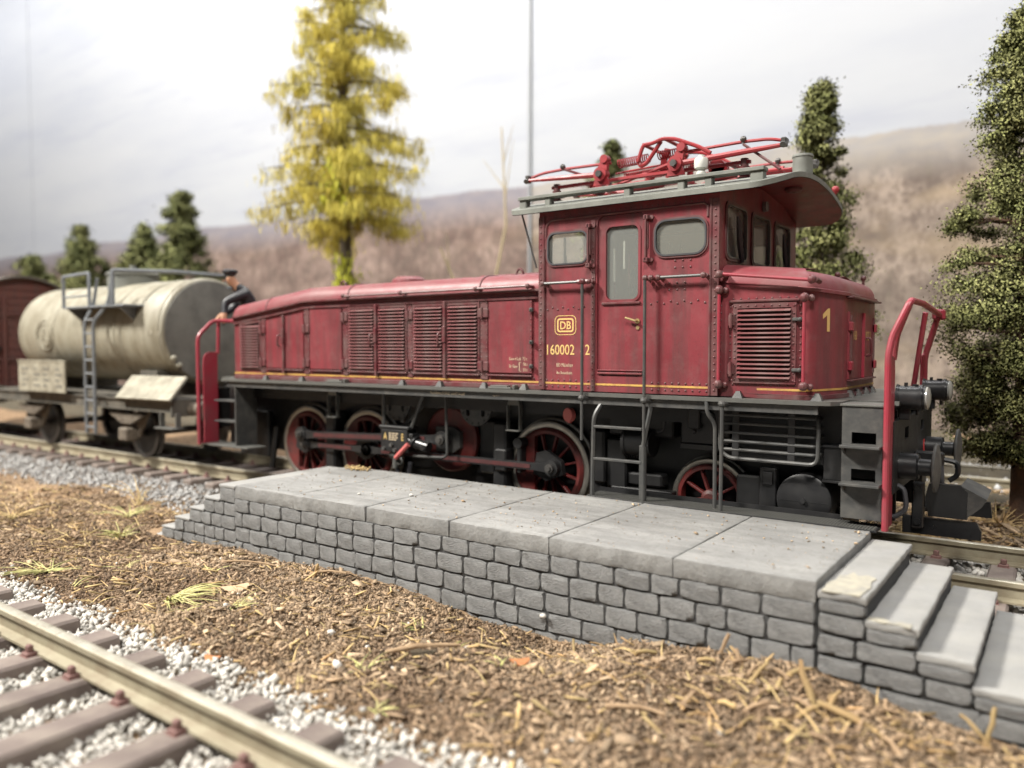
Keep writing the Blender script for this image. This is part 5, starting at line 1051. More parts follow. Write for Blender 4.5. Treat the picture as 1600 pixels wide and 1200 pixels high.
vx = np.arange(-80, 20, .9); vy = np.arange(3.6, 15.5, .45); VX, VY = np.meshgrid(vx, vy, indexing='ij'); VI = np.arange(VX.size).reshape(VX.shape)
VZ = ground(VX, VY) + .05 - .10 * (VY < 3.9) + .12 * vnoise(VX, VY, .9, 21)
np_mesh('verge', np.stack([VX, VY, VZ], -1).reshape(-1, 3), np.stack([VI[:-1, :-1], VI[1:, :-1], VI[1:, 1:], VI[:-1, 1:]], -1).reshape(-1, 4), 'verge_soil_shade', None, True, kind='structure')  # dark soil sheet added to deepen the shade seen beneath the wagons
def rot_mats(n, tilt=PI):
    a = RNG.uniform(0, 2 * PI, n); b = RNG.uniform(-tilt, tilt, n); c = RNG.uniform(-tilt, tilt, n)
    ca, sa, cb, sb, cc, sc_ = np.cos(a), np.sin(a), np.cos(b), np.sin(b), np.cos(c), np.sin(c)
    Rz = np.zeros((n, 3, 3)); Rz[:, 0, 0] = ca; Rz[:, 0, 1] = -sa; Rz[:, 1, 0] = sa; Rz[:, 1, 1] = ca; Rz[:, 2, 2] = 1
    Ry = np.zeros((n, 3, 3)); Ry[:, 0, 0] = cb; Ry[:, 0, 2] = sb; Ry[:, 2, 0] = -sb; Ry[:, 2, 2] = cb; Ry[:, 1, 1] = 1
    Rx = np.zeros((n, 3, 3)); Rx[:, 1, 1] = cc; Rx[:, 1, 2] = -sc_; Rx[:, 2, 1] = sc_; Rx[:, 2, 2] = cc; Rx[:, 0, 0] = 1
    return Rz @ Ry @ Rx
TET_V = np.array([(1, 1, 1), (-1, -1, 1), (-1, 1, -1), (1, -1, -1)], float) * .75; TET_F = np.array([(0, 2, 1), (0, 1, 3), (0, 3, 2), (1, 2, 3)])
OCT_V = np.array([(1, 0, 0), (-1, 0, 0), (0, 1, 0), (0, -1, 0), (0, 0, 1), (0, 0, -1)], float); OCT_F = np.array([(0, 2, 4), (2, 1, 4), (1, 3, 4), (3, 0, 4), (2, 0, 5), (1, 2, 5), (3, 1, 5), (0, 3, 5)])
_bm = bmesh.new(); bmesh.ops.create_icosphere(_bm, subdivisions=1, radius=1); ICO_V = np.array([v.co[:] for v in _bm.verts]); ICO_F = np.array([[v.index for v in f.verts] for f in _bm.faces]); _bm.free()
BOX_V = np.array([(x, y, z) for x in (-1, 1) for y in (-1, 1) for z in (-1, 1)], float); BOX_F = np.array([(0, 1, 3, 2), (4, 6, 7, 5), (0, 4, 5, 1), (2, 3, 7, 6), (0, 2, 6, 4), (1, 5, 7, 3)])
def scatter(name, P, size, Vb, Fb, mt, tilt, jit=.3, parent=None, **kw):
    """many small loose pieces as one object"""
    n = len(P); V = Vb[None] * (1 + RNG.uniform(-jit, jit, (n, len(Vb), 1))) * size[:, None, :]
    V = np.einsum('nij,nkj->nki', rot_mats(n, tilt), V) + P[:, None, :]
    F = Fb[None] + (np.arange(n) * len(Vb))[:, None, None]
    return np_mesh(name, V.reshape(-1, 3), F.reshape(-1, Fb.shape[1]), mt, parent, False, **kw)
def rnd_pts(n, x0, x1, y0, y1, bias=None):
    x = RNG.uniform(x0, x1, n); y = RNG.uniform(y0, y1, n); return x, y
def in_platform(x, y): return (x > -9.55) & (x < 1.3) & (y > -3.56) & (y < -1.5)
def dirt_pts(n, x0=-13.5, x1=1.6, y0=-6.0, y1=-1.9, power=1.0):
    x, y = rnd_pts(n, x0, x1, y0, y1); d = np.hypot(x - CAM.x, y - CAM.y); ok = ~in_platform(x, y) & (RNG.random(n) < np.clip(6.0 / d, 0, 1) ** power)
    x, y = x[ok], y[ok]; return x, y
# dirt crumbs, wood chips, straw
x, y = dirt_pts(300000, -12.5, 1.4, -6.0, -2.6); e = ss(-6.15, -5.7, y); k = RNG.random(len(x)) < e; x, y = x[k], y[k]
s = np.clip(RNG.lognormal(-4.80, .50, len(x)), .002, .028); z = ground(x, y) + s * .5
scatter('dirt_crumbs', np.stack([x, y, z], 1), np.stack([s * 1.4, s, s * .8], 1), TET_V, TET_F, 'crumb', PI, .4, kind='stuff', label='loose brown dirt crumbs between the tracks', category='dirt')
x, y = dirt_pts(26000); k = RNG.random(len(x)) < ss(-6.1, -5.6, y); x, y = x[k], y[k]; L_ = np.clip(RNG.lognormal(-4.25, .62, len(x)), .004, .075); w = L_ * RNG.uniform(.10, .5, len(x))
z = ground(x, y) + .012 + RNG.uniform(0, .03, len(x))
scatter('wood_chips', np.stack([x, y, z], 1), np.stack([L_, w, np.clip(w * .35, .003, .02)], 1), BOX_V, BOX_F, 'chip', .55, .25, kind='stuff', label='brown wood chips scattered over the dirt', category='wood chips')
x, y = dirt_pts(1300); L_ = np.clip(RNG.lognormal(-3.1, .5, len(x)), .01, .12); z = ground(x, y) + .03 + RNG.uniform(0, .03, len(x))
scatter('straw', np.stack([x, y, z], 1), np.stack([L_, L_ * .07 + .004, L_ * .03 + .003], 1), BOX_V, BOX_F, 'straw', .45, .2, kind='stuff', label='pale straw bits strewn over the dirt', category='straw')
x, y = rnd_pts(9000, -25, -12.2, -7.5, -2.5); L_ = RNG.lognormal(-3.2, .5, len(x)); z = ground(x, y) + .015
scatter('wood_chips', np.stack([x, y, z], 1), np.stack([L_, L_ * .35, L_ * .15], 1), OCT_V, OCT_F, 'chip', .6, .3, kind='stuff', label='brown litter on the dirt beside the wagons', category='wood chips')
# litter behind the loco track on the right
x, y = rnd_pts(5200, -2.5, 3.5, 1.2, 5.5); L_ = RNG.lognormal(-3.0, .5, len(x)); z = ground(x, y) + .02 + RNG.uniform(0, .03, len(x))
scatter('wood_chips', np.stack([x, y, z], 1), np.stack([L_, L_ * .22, L_ * .1], 1), BOX_V, BOX_F, 'chip', .7, .25, kind='stuff', label='wood chips under the large tree behind the locomotive', category='wood chips')
x, y = rnd_pts(1500, -2.2, 3.5, 1.3, 5.5); L_ = RNG.lognormal(-2.5, .4, len(x)); z = ground(x, y) + .04
scatter('straw', np.stack([x, y, z], 1), np.stack([L_, L_ * .06 + .004, L_ * .04], 1), BOX_V, BOX_F, 'straw', .7, .2, kind='stuff', label='straw under the large tree behind the locomotive', category='straw')
# ballast
x, y = rnd_pts(46000, -11.5, -.8, -8.9, -5.55); edge = 1 - ss(-5.95, -5.68, y + .22 * vnoise(x, y, .5, 8)); k = RNG.random(len(x)) < edge; x, y = x[k], y[k]
s = RNG.lognormal(-3.85, .32, len(x)); z = np.full(len(x), -.325) + RNG.uniform(-.02, .05, len(x)) + .03 * vnoise(x, y, .4, 9)
scatter('ballast', np.stack([x, y, z], 1), np.stack([s * 1.2, s, s * .8], 1), OCT_V, OCT_F, 'gravel', PI, .38, kind='stuff', label='white gravel ballast of the near track', category='gravel')
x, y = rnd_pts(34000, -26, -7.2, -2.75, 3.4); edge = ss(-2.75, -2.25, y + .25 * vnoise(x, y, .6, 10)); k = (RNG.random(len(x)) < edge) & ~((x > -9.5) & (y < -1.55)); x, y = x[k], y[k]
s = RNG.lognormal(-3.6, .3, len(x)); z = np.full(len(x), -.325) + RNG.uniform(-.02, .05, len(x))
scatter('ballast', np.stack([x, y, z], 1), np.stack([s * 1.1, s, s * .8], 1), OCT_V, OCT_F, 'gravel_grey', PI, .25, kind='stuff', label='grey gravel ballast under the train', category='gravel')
x, y = rnd_pts(5000, -1.2, 4.0, -1.5, 1.5); s = RNG.lognormal(-3.3, .28, len(x)); z = np.full(len(x), -.32) + RNG.uniform(-.02, .04, len(x))
scatter('ballast', np.stack([x, y, z], 1), np.stack([s * 1.1, s, s * .8], 1), ICO_V, ICO_F, 'gravel', PI, .22, kind='stuff', label='white gravel between the rails in front of the locomotive', category='gravel')
x, y = rnd_pts(2500, -4, 6, 5.2, 8.4); s = RNG.lognormal(-3.0, .28, len(x)); z = ground(x, y) + .02
scatter('ballast', np.stack([x, y, z], 1), np.stack([s * 1.1, s, s * .8], 1), OCT_V, OCT_F, 'gravel_grey', PI, .25, kind='stuff', label='gravel ballast of the track behind the large tree', category='gravel')
x, y = dirt_pts(80, -9, 1, -6.1, -3.6); s = RNG.lognormal(-4.1, .4, len(x)); z = ground(x, y) + s * .6
scatter('pebbles', np.stack([x, y, z], 1), np.stack([s * 1.2, s, s * .8], 1), ICO_V, ICO_F, 'gravel', PI, .2, kind='stuff', label='few stray white pebbles on the dirt', category='pebbles')
# specks lying on the slabs
x, y = rnd_pts(700, PX0, PX1, PY0 + .05, PY1 - .05); s = RNG.lognormal(-5.3, .5, len(x)); z = np.full(len(x), PZ + .004) + s * .4
scatter('grit', np.stack([x, y, z], 1), np.stack([s * 1.5, s, s * .6], 1), OCT_V, OCT_F, 'chip', .4, .3, kind='stuff', label='fine grit lying on the platform slabs', category='grit')

# dry grass in patches
V_ = []; F_ = []
for cx_, cy_, sx_, sy_, n_ in ((-13.5, -3.8, 1.6, .6, 260), (-16.0, -3.6, 1.8, .7, 200), (-11.2, -4.2, 1.2, .7, 300), (-9.6, -4.5, .8, .5, 160), (-10.2, -3.0, .8, .35, 160), (-8.2, -4.9, .8, .4, 120), (-6.0, -4.6, 1.0, .5, 130), (-4.2, -4.6, 1.2, .5, 90), (-1.6, -4.1, .8, .25, 110), (.1, -4.3, .6, .3, 150), (-3.0, -5.4, 1.2, .35, 60)):
    for _ in range(n_):
        x0_ = random.gauss(cx_, sx_); y0_ = random.gauss(cy_, sy_)
        if y0_ > -3.66 and x0_ > -9.6 or y0_ > -2.4 or y0_ < -6: continue
        z0_ = float(ground(np.array(x0_), np.array(y0_))) + .01; a_ = random.uniform(0, 2 * PI); l_ = random.uniform(.06, .26); h_ = l_ * random.uniform(.05, .5); w_ = random.uniform(.003, .008); dx, dy = math.cos(a_), math.sin(a_); b0 = len(V_)
        for k in range(4):
            t = k / 3; px_ = x0_ + dx * l_ * t + dy * .1 * l_ * t * t; py_ = y0_ + dy * l_ * t - dx * .1 * l_ * t * t; pz_ = z0_ + h_ * (1.8 * t - 1.1 * t * t); ww = w_ * (1 - .8 * t)
            V_ += [(px_ - dy * ww, py_ + dx * ww, pz_), (px_ + dy * ww, py_ - dx * ww, pz_ + w_)]
        for k in range(3): q = b0 + 2 * k; F_.append((q, q + 1, q + 3, q + 2))
np_mesh('dry_grass', V_, F_, 'straw', None, False, kind='stuff', label='thin dry grass blades in patches over the dirt', category='grass')
# ---- single pieces one can pick out
def blade_tuft(label, x, y, n, L_, spread, mt, dirn=None, group=None, w=.010, lift=.6):
    g = G(); z = float(ground(np.array(x), np.array(y)))
    for i in range(n):
        a = random.uniform(0, 2 * PI) if dirn is None else dirn + random.uniform(-spread, spread); l = L_ * random.uniform(.5, 1.1); h = l * lift * random.uniform(.4, 1.2)
        d = Vector((math.cos(a), math.sin(a), 0)); sd = Vector((-d.y, d.x, 0)) * w; p = Vector((x + random.uniform(-.05, .05), y + random.uniform(-.05, .05), z)); pts = []
        for k in range(5):
            t = k / 4; c = p + d * l * t + Vector((0, 0, h * (1.9 * t - 1.1 * t * t) + .012)); ww = sd * (1 - t * .85); pts.append((c - ww, c + ww, c + Vector((0, 0, w * .6))))
        for A, B in zip(pts, pts[1:]): g.add([A[0], A[1], A[2], B[0], B[1], B[2]], [(0, 3, 5, 2), (2, 5, 4, 1), (0, 1, 4, 3)])
    o = g.obj('grass_tuft', mt, None, smooth=None); o['label'] = label; o['category'] = 'grass'
    if group: o['group'] = group
    return o
blade_tuft('yellow-green moss tuft lying between the near track and the platform', -6.25, -5.15, 46, .55, .75, 'grass_green', 0.25, w=.011, lift=.35)
blade_tuft('small pale grass tuft on the dirt in front of the left wall end', -5.35, -5.05, 10, .20, .9, 'grass_green', 1.2)
blade_tuft('tall straw-yellow stalks beside the tank wagon track', -11.1, -2.75, 12, .55, 1.0, 'straw', 2.6, lift=1.0)
blade_tuft('low yellow-green grass by the left end of the platform steps', -9.4, -3.95, 26, .32, 3, 'grass_green')
blade_tuft('flat pale grass spray at the left edge above the sleeper ends', -8.3, -5.4, 30, .50, 3, 'grass_green', lift=.25)
blade_tuft('wide straw-coloured grass patch at the far left of the dirt', -11.5, -4.4, 36, .55, 3, 'straw', lift=.35)
blade_tuft('yellow grass on the left dirt below the tank wagon', -10.4, -3.3, 20, .42, 3, 'grass_green', lift=.3)
blade_tuft('dry bleached grass heap between the rails and the locomotive front', -.45, 1.75, 70, .55, 3.1, 'straw', lift=.45)
blade_tuft('thin dry grass around the trunk of the large tree', .30, 2.7, 50, .50, 3.1, 'straw', lift=.7)
blade_tuft('green grass strands at the foot of the large tree', .75, 3.1, 26, .6, 3.1, 'grass_green', lift=.9)
for i in range(16):
    xx = random.uniform(-8.5, .2); yy = random.uniform(-5.8, -4.0)
    o = blade_tuft('tiny yellowish grass wisp lying on the brown dirt', xx, yy, random.randint(3, 7), random.uniform(.10, .26), 3, random.choice(('grass_green', 'straw')), lift=.4, group='tiny grass wisps on the dirt')
def stick(label, p0, p1, r, mt='bark_piece', cat='twig', name='twig', bow=.03):
    a = Vector(p0); b = Vector(p1); pts = []; n = 5
    for i in range(n + 1): t = i / n; pts.append(a.lerp(b, t) + Vector((random.uniform(-bow, bow) * .4, random.uniform(-bow, bow) * .4, bow * math.sin(PI * t))))
    o = G().tube(pts, [r * random.uniform(.75, 1.2) * (1 - .35 * i / n) for i in range(n + 1)], 6).obj(name, mt, None, smooth=60); o['label'] = label; o['category'] = cat; return o
stick('rusty brown splinter standing upright against the stone wall', (-1.16, -3.68, -.36), (-1.08, -3.62, .0), .022)
stick('short brown splinter standing in chips left of the corner', (-.86, -3.80, -.30), (-.98, -3.76, -.06), .026)
stick('thick pale straw stalk leaning on the platform corner', (-.24, -4.20, -.42), (-.46, -3.92, .03), .030, 'straw')
stick('broad pale bark strip lying before the right steps', (.22, -4.05, -.36), (-.30, -4.10, -.16), .036, 'straw')
stick('pale stalk standing up by the lowest right step', (.66, -3.72, -.40), (.70, -3.66, -.10), .020, 'straw')
stick('thin forked twig beside the lowest right step', (.70, -3.72, -.38), (.50, -3.70, -.18), .018, 'straw')
stick('long tan stick lying on the dirt in the middle foreground', (-3.45, -4.95, -.26), (-2.95, -4.62, -.20), .024)
stick('long thin twig lying beside the left wall stones', (-6.95, -4.05, -.27), (-6.25, -3.86, -.25), .016)
stick('wood splinter propped against the lower left wall', (-5.75, -3.80, -.28), (-5.25, -3.72, -.20), .018)
stick('upright wood splinter by the lower left wall', (-5.60, -3.86, -.28), (-5.55, -3.84, -.12), .020, 'straw')
stick('brown twig bottom right among the coarse chips', (-.10, -4.55, -.42), (.28, -4.35, -.34), .028)
stick('dark curved bark piece on the right foreground dirt', (-1.55, -4.75, -.28), (-1.15, -4.65, -.27), .022)
for i in range(70):                                                       # coarse chips heaped at the platform corner
    xx = random.gauss(-.30, .60); yy = random.gauss(-4.15, .28); zz = float(ground(np.array(xx), np.array(yy)))
    if yy > -3.66: continue
    a = random.uniform(0, PI); l = random.uniform(.05, .20); d = Vector((math.cos(a), math.sin(a), random.uniform(-.2, .8))) * l; p = Vector((xx, yy, zz + .05))
    o = stick('coarse tan wood chip in the heap at the platform corner', p - d / 2, p + d / 2, random.uniform(.009, .024), random.choice(('straw', 'bark_piece', 'bark_piece')), 'wood chip', 'wood_chip', .015); o['group'] = 'coarse chips heaped at the platform corner'
def leaf(label, x, y, r, mt, rz=0):
    z = float(ground(np.array(x), np.array(y))) + .05; pts = [(r * 1.5 * math.cos(a), r * math.sin(a) * (1 + .3 * math.sin(3 * a)), .25 * r * math.sin(2 * a + 1)) for a in [2 * PI * i / 12 for i in range(12)]]
    q = [(x + px * math.cos(rz) - py * math.sin(rz), y + px * math.sin(rz) + py * math.cos(rz), z + pz) for px, py, pz in pts]
    o = G().add(q + [(a, b, c - .012) for a, b, c in q] + [(x, y, z + r * .2), (x, y, z + r * .2 - .012)], [(i, (i + 1) % 12, 24) for i in range(12)] + [(12 + (i + 1) % 12, 12 + i, 25) for i in range(12)] + [(i, 12 + i, 12 + (i + 1) % 12, (i + 1) % 12) for i in range(12)]).obj('leaf', mt, None); o['label'] = label; o['category'] = 'leaf'
leaf('orange leaf flake lying on the dirt before the wall middle', -2.45, -4.50, .055, 'leaf_orange', .6); leaf('orange leaf flake at the edge of the white ballast', -4.55, -5.82, .05, 'leaf_orange', .2)
leaf('tan leaf flake on the dirt left of the wall', -5.95, -4.62, .10, 'chip', .9); leaf('dark leaf flake on the dirt in the middle foreground', -3.25, -4.75, .08, 'bark', .1)
def pebble(label, x, y, z, r):
    o = G().ball((x, y, z), r, 9, 6, (1.25, 1, .8)).obj('pebble', 'gravel', None, smooth=60); o['label'] = label; o['category'] = 'pebble'
pebble('white pebble stuck on the stone wall course', -2.85, -3.55, -.235, .028); pebble('white grain lying on the middle paving slab', -5.2, -2.75, .50, .022); pebble('white grain near the front of the left paving slab', -5.75, -3.05, .498, .018)
o = scatter('moss_clump', np.stack([RNG.normal(-7.15, .10, 160), RNG.normal(-1.74, .04, 160), np.full(160, .50) + RNG.uniform(0, .03, 160)], 1), np.full((160, 3), .016), OCT_V, OCT_F, 'straw', 1, .3); o['label'] = 'small tan moss clump at the back edge of the left slab'; o['category'] = 'moss'; o['kind'] = 'stuff'

# ================================================================== TREES
def cards(C_, S_, n, size, flat=1.0, aspect=1.0, droop=0.0, axis=None):
    """n little leaf quads around each clump centre"""
    m = len(C_); P = RNG.normal(0, .42, (m, n, 3)); P[..., 2] *= flat; P = P * S_[:, None, None] + C_[:, None, :]; P = P.reshape(-1, 3); N = len(P)
    if droop > 0:
        a = RNG.uniform(0, 2 * PI, N); u = np.stack([np.cos(a), np.sin(a), np.zeros(N)], 1); v = np.stack([RNG.normal(0, .22, N), RNG.normal(0, .22, N), -np.ones(N)], 1)
    else:
        u = RNG.normal(0, 1, (N, 3)); u /= np.linalg.norm(u, axis=1)[:, None]; v = np.cross(u, RNG.normal(0, 1, (N, 3)))
    v /= np.linalg.norm(v, axis=1)[:, None]; s = size * RNG.uniform(.6, 1.4, N)[:, None]; u = u * s; v = v * s * aspect
    V = np.stack([P - u - v * (0 if droop else 1), P + u - v * (0 if droop else 1), P + u * .5 + v * (2 if droop else 1), P - u * .5 + v * (2 if droop else 1)], 1).reshape(-1, 3)
    nn = P - np.repeat(C_, n, axis=0); nn /= (np.linalg.norm(nn, axis=1)[:, None] + 1e-6); 
    if axis is not None:
        ao = P - np.array([axis[0], axis[1], 0]); ao[:, 2] = 0; ao /= (np.linalg.norm(ao, axis=1)[:, None] + 1e-6); nn = nn * .55 + ao * .75
    nn = nn + RNG.normal(0, .22, nn.shape) + np.array([0, 0, .30]); nn /= (np.linalg.norm(nn, axis=1)[:, None] + 1e-6)
    return V, np.arange(N * 4).reshape(N, 4), np.repeat(nn, 4, axis=0)
def conifer(name, label, x, y, z0, prof, nclump, ncard, size, mt, trunk_r=.14, bark='bark', group=None, lump=.30, seed=1, zt0=None, core=True):
    """prof: (height, radius) from bottom to top"""
    t = thing(name, label, 'tree', (x, y, z0), group); rng = np.random.default_rng(seed)
    hz = np.array([p[0] for p in prof]); hr = np.array([p[1] for p in prof]); C_ = []; S_ = []
    for i in range(nclump):
        zz = hz[0] + (hz[-1] - hz[0]) * rng.random() ** 1.12; R_ = np.interp(zz, hz, hr); a = rng.uniform(0, 2 * PI); q = math.sqrt(rng.uniform(.25, 1.0)) * (0.80 + .28 * math.sin(a * 3 + zz * 2.3 + seed))
        C_.append((x + R_ * q * math.cos(a), y + R_ * q * math.sin(a), zz - .10 * q * R_)); S_.append(lump * rng.uniform(.6, 1.25) * (.45 + .55 * min(1, R_ / max(hr))))
    C_ = np.array(C_); S_ = np.array(S_); V, F, NN = cards(C_, S_, ncard, size, .75, axis=(x, y))
    np_mesh('crown', V, F, mt, t, False, normals=NN)
    zt = hz[-1] - .1
    tr = G(); tr.tube([(x, y, z0 - .1), (x + .01, y, z0 + .15), (x, y, (z0 + zt) / 2), (x, y, zt)], [trunk_r * 1.35, trunk_r, trunk_r * .6, .02], 12).obj('trunk', bark, t)
    lb = G()
    for i in range(0, nclump, 4): c = C_[i]; lb.tube([(x, y, c[2] - .12), ((x + c[0]) / 2, (y + c[1]) / 2, c[2] - .02), tuple(c)], [trunk_r * .22, trunk_r * .15, .006], 5)
    lb.obj('limbs', bark, t)
    return t
conifer('conifer_tree', 'large dark green conifer with thick brown trunk at the right edge', .52, 3.0, -.16, [(.75, .45), (1.0, .85), (1.5, 1.05), (2.1, 1.0), (2.8, 1.15), (3.4, .95), (4.2, .92), (5.0, .62), (5.8, .55), (6.4, .30), (6.75, .08)], 560, 430, .0110, 'conifer', .15, 'bark_red', lump=.26, seed=3)
conifer('conifer_tree', 'crooked green conifer rising directly behind the cab roof', -2.65, 5.0, -.16, [(2.4, .95), (3.6, .85), (4.2, .62), (4.6, .55), (5.2, .50), (5.6, .42), (6.1, .34), (6.55, .22), (6.75, .08)], 190, 300, .0165, 'conifer', .12, lump=.30, seed=7)
conifer('conifer_tree', 'green conifer whose tip shows above the pantograph', -8.12, 7.5, -.16, [(3.0, 1.1), (4.5, .85), (6.0, .50), (6.7, .26), (7.12, .06)], 170, 160, .020, 'conifer_far', .12, lump=.30, seed=9)
conifer('conifer_tree', 'tallest green conifer above the middle of the tank wagon', -26.0, 7.5, -.16, [(3.0, 1.9), (4.9, 1.6), (5.4, .95), (6.2, .72), (6.8, .62), (7.5, .45), (7.85, .15)], 260, 120, .034, 'conifer_far', .18, lump=.46, seed=11)
conifer('conifer_tree', 'short green conifer left of the tallest one above the tank', -28.9, 7.7, -.16, [(3.0, 1.5), (4.9, 1.0), (5.8, .7), (6.4, .45), (6.95, .12)], 200, 110, .034, 'conifer_far', .16, lump=.42, seed=13)
conifer('conifer_tree', 'green conifer above the left half of the tank', -33.3, 7.5, -.16, [(3.0, 1.9), (5.2, 1.3), (6.0, .75), (6.7, .5), (7.25, .12)], 220, 110, .034, 'conifer_far', .16, lump=.46, seed=17)
conifer('conifer_tree', 'smallest green conifer above the brown goods wagon', -37.9, 7.5, -.16, [(3.0, 1.4), (5.2, 1.0), (5.9, .6), (6.35, .15)], 170, 100, .034, 'conifer_far', .16, lump=.42, seed=19)
# larch
def larch(label, x, y, z0, seed=5):
    t = thing('larch_tree', label, 'tree', (x, y, z0)); rng = np.random.default_rng(seed)
    G().tube([(x, y, z0), (x + .03, y, 4), (x - .03, y, 9), (x, y, 15.2)], [.22, .17, .13, .03], 10).obj('trunk', 'bark', t)
    C_ = []; S_ = []; br = G(); C2 = []
    zz = 5.55; a = 0.0
    while zz < 15.0:
        a += 2.4 + rng.uniform(-.35, .35); f = (zz - 5.2) / 10.0; Lb = 2.7 * (1 - f) ** .62 * rng.uniform(.62, 1.06); d = Vector((math.cos(a), math.sin(a), 0)); pts = []
        for k in range(7):
            u = k / 6; pts.append(Vector((x, y, zz)) + d * Lb * u + Vector((0, 0, .05 * Lb * u - .24 * Lb * u * u + .06 * Lb * u ** 3)))
        br.tube(pts, [.06 * (1 - .85 * k / 6) for k in range(7)], 5)
        for k in range(int(10 * Lb) + 2):
            u = rng.uniform(.12, 1.03); i = min(5, int(u * 6)); p = pts[i].lerp(pts[i + 1], min(1.0, u * 6 - i)); q = Vector((-d.y, d.x, 0)) * rng.normal(0, .13 + .13 * u) * Lb * .55
            C_.append(tuple(p + q + Vector((0, 0, rng.uniform(-.25, .03))))); S_.append(rng.uniform(.18, .40))
        zz += rng.uniform(.08, .18)
    br.obj('limbs', 'bark', t)
    V, F, NN = cards(np.array(C_), np.array(S_), 32, .0115, .8, 8.0, 1.0); np_mesh('crown', V, F, 'larch_needle', t, False)
    C2 = np.array([(x + rng.normal(0, .13), y + rng.normal(0, .13), rng.uniform(3.9, 4.7)) for _ in range(7)] + [(x + rng.normal(.2, .3), y - .2 + rng.normal(0, .25), rng.uniform(5.9, 7.4)) for _ in range(16)])
    V, F, NN = cards(C2, np.full(len(C2), .34), 40, .026, .9, 3.0, 1.0); np_mesh('low_shoots', V, F, 'larch_green', t, False)
larch('tall yellow autumn larch with drooping branches behind the long hood', -15.7, 6.0, -.16)
# bare saplings in front of the backdrop
def sapling(label, pts, r, twigs):
    t = thing('bare_sapling', label, 'sapling', pts[0]); G().tube(pts, [r * (1 - .6 * i / (len(pts) - 1)) for i in range(len(pts))], 6).obj('stem', 'dry_twig', t)
    for q in twigs: G().tube(q, [r * .4, r * .12], 5).obj('twig', 'dry_twig', t)
sapling('slender bare sapling before the backdrop left of the cab', [(-12.6, 8.5, -.16), (-12.35, 8.5, 4.0), (-11.95, 8.5, 5.6), (-12.0, 8.5, 6.6), (-12.1, 8.5, 8.3)], .05, [[(-12.0, 8.5, 6.6), (-12.75, 8.5, 7.5)], [(-11.97, 8.5, 6.4), (-11.7, 8.5, 7.9)], [(-12.05, 8.5, 7.3), (-11.7, 8.5, 8.3)]])
sapling('dry leaning stalk above the middle of the long hood', [(-13.5, 8.5, -.16), (-13.8, 8.5, 4.1), (-14.35, 8.5, 5.15)], .07, [[(-14.0, 8.5, 4.4), (-14.1, 8.5, 5.6)]])

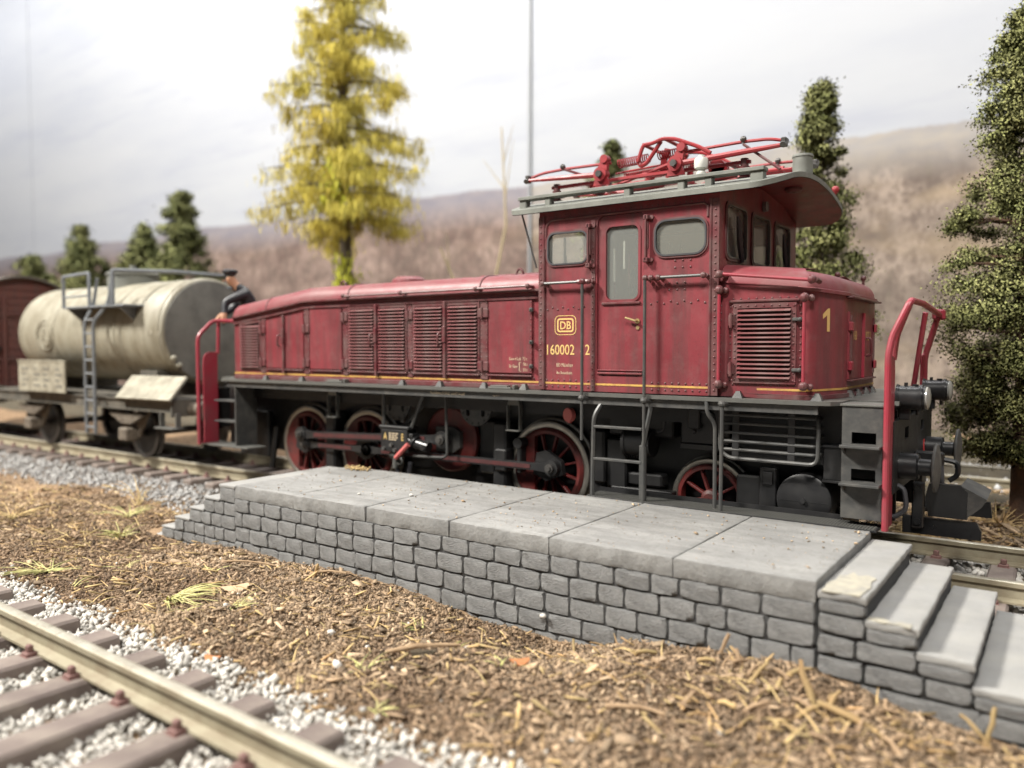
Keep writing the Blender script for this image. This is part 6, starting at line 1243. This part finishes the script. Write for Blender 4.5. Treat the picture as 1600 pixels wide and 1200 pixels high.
# ================================================================== BACKDROP (printed landscape panels)
def backdrop_mat(name, warm):
    m = bpy.data.materials.new(name); m.use_nodes = True; nt = m.node_tree; N = nt.nodes; L = nt.links; b = N['Principled BSDF']; b.inputs['Roughness'].default_value = .75; b.inputs['Specular IOR Level'].default_value = .15
    tc = N.new('ShaderNodeTexCoord'); sep = N.new('ShaderNodeSeparateXYZ'); L.new(tc.outputs['Object'], sep.inputs[0])
    def nz(scale, st=(1, 1, 1), det=5, rg=.6):
        mp = N.new('ShaderNodeMapping'); mp.inputs['Scale'].default_value = st; L.new(tc.outputs['Object'], mp.inputs[0]); n = N.new('ShaderNodeTexNoise'); n.inputs['Scale'].default_value = scale; n.inputs['Detail'].default_value = det; n.inputs['Roughness'].default_value = rg; L.new(mp.outputs[0], n.inputs['Vector']); return n.outputs['Fac']
    def mr(s, a, bb, c=0, d=1):
        r = N.new('ShaderNodeMapRange'); r.inputs[1].default_value = a; r.inputs[2].default_value = bb; r.inputs[3].default_value = c; r.inputs[4].default_value = d; L.new(s, r.inputs[0]); return r.outputs[0]
    def ma(op, a, bb):
        q = N.new('ShaderNodeMath'); q.operation = op
        for i, v in enumerate((a, bb)):
            if isinstance(v, (int, float)): q.inputs[i].default_value = v
            else: L.new(v, q.inputs[i])
        return q.outputs[0]
    def mix(f, a, bb):
        x = N.new('ShaderNodeMix'); x.data_type = 'RGBA'
        if isinstance(f, float): x.inputs[0].default_value = f
        else: L.new(f, x.inputs[0])
        for v, s in ((a, x.inputs[6]), (bb, x.inputs[7])):
            if isinstance(v, tuple): s.default_value = (*v, 1)
            else: L.new(v, s)
        return x.outputs[2]
    sky = mix(mr(nz(.22, (.35, 1, 1.6)), .42, .66), (.765, .79, .84), (.70, .73, .80)); sky = mix(mr(nz(.5, (.22, 1, 1.7)), .56, .72, 0, .45), sky, (.57, .605, .72))
    z = sep.outputs['Z']; ridge = ma('ADD', 8.4, ma('MULTIPLY', ma('SUBTRACT', nz(.10, (1, 0, 0), 3, .5), .5), 1.3)); ridge = ma('ADD', ridge, ma('MULTIPLY', ma('SUBTRACT', nz(3.0, (1, 0, 0), 4, .7), .5), .25))
    dz = ma('SUBTRACT', ridge, z)
    far = mix(mr(nz(1.2, (1, 1, 3)), .35, .65), (.40, .38, .43) if not warm else (.55, .53, .53), (.49, .45, .47) if not warm else (.66, .61, .55))
    near = mix(mr(nz(.55, (1, 1, 1.6), 6, .65), .38, .62), (.25, .18, .16) if not warm else (.28, .23, .20), (.61, .47, .41) if not warm else (.66, .55, .465)); near = mix(mr(nz(2.6, (1.5, 1, .9), 8, .8), .45, .58, 0, .8), near, (.24, .19, .165))
    och = mix(mr(nz(.30, (.8, 1, 2.2), 4), .52, .70, 0, .5 if warm else .25), near, (.72, .57, .39) if warm else (.50, .37, .27)); och = mix(mr(nz(1.3, (2.2, 1, .7), 5), .58, .78, 0, .40), och, (.26, .25, .18))
    hill = mix(mr(dz, .35, 1.5), far, och)
    hs = N.new('ShaderNodeHueSaturation'); hs.inputs['Saturation'].default_value = 1.12; hs.inputs['Value'].default_value = .455; L.new(mix(mr(dz, -.03, .05), sky, hill), hs.inputs['Color']); L.new(hs.outputs[0], b.inputs['Base Color']); MATS[name] = m
backdrop_mat('print_left', False); backdrop_mat('print_right', True)
for nm, x0, x1, y, mt, lab in (('backdrop_panel', -82, -55.85, 15.5, 'print_left', 'printed sky and hill backdrop panel at the far left edge'), ('backdrop_panel', -55.78, -15.955, 15.5, 'print_left', 'wide printed backdrop panel of pale sky and mauve hills behind the train'), ('backdrop_panel', -15.835, 20, 15.56, 'print_right', 'printed backdrop panel of pale sky and ochre hillside at the right')):
    o = G().box(x0, x1, y, y + .16, -.4, 40).obj(nm, mt, None); o['label'] = lab; o['category'] = 'backdrop'
o = G().box(-15.95, -15.84, 15.46, 15.62, -.4, 40, .01).obj('edge_profile', 'alu', None); o['label'] = 'grey metal edge profile on the backdrop joint left of the cab'; o['category'] = 'profile'
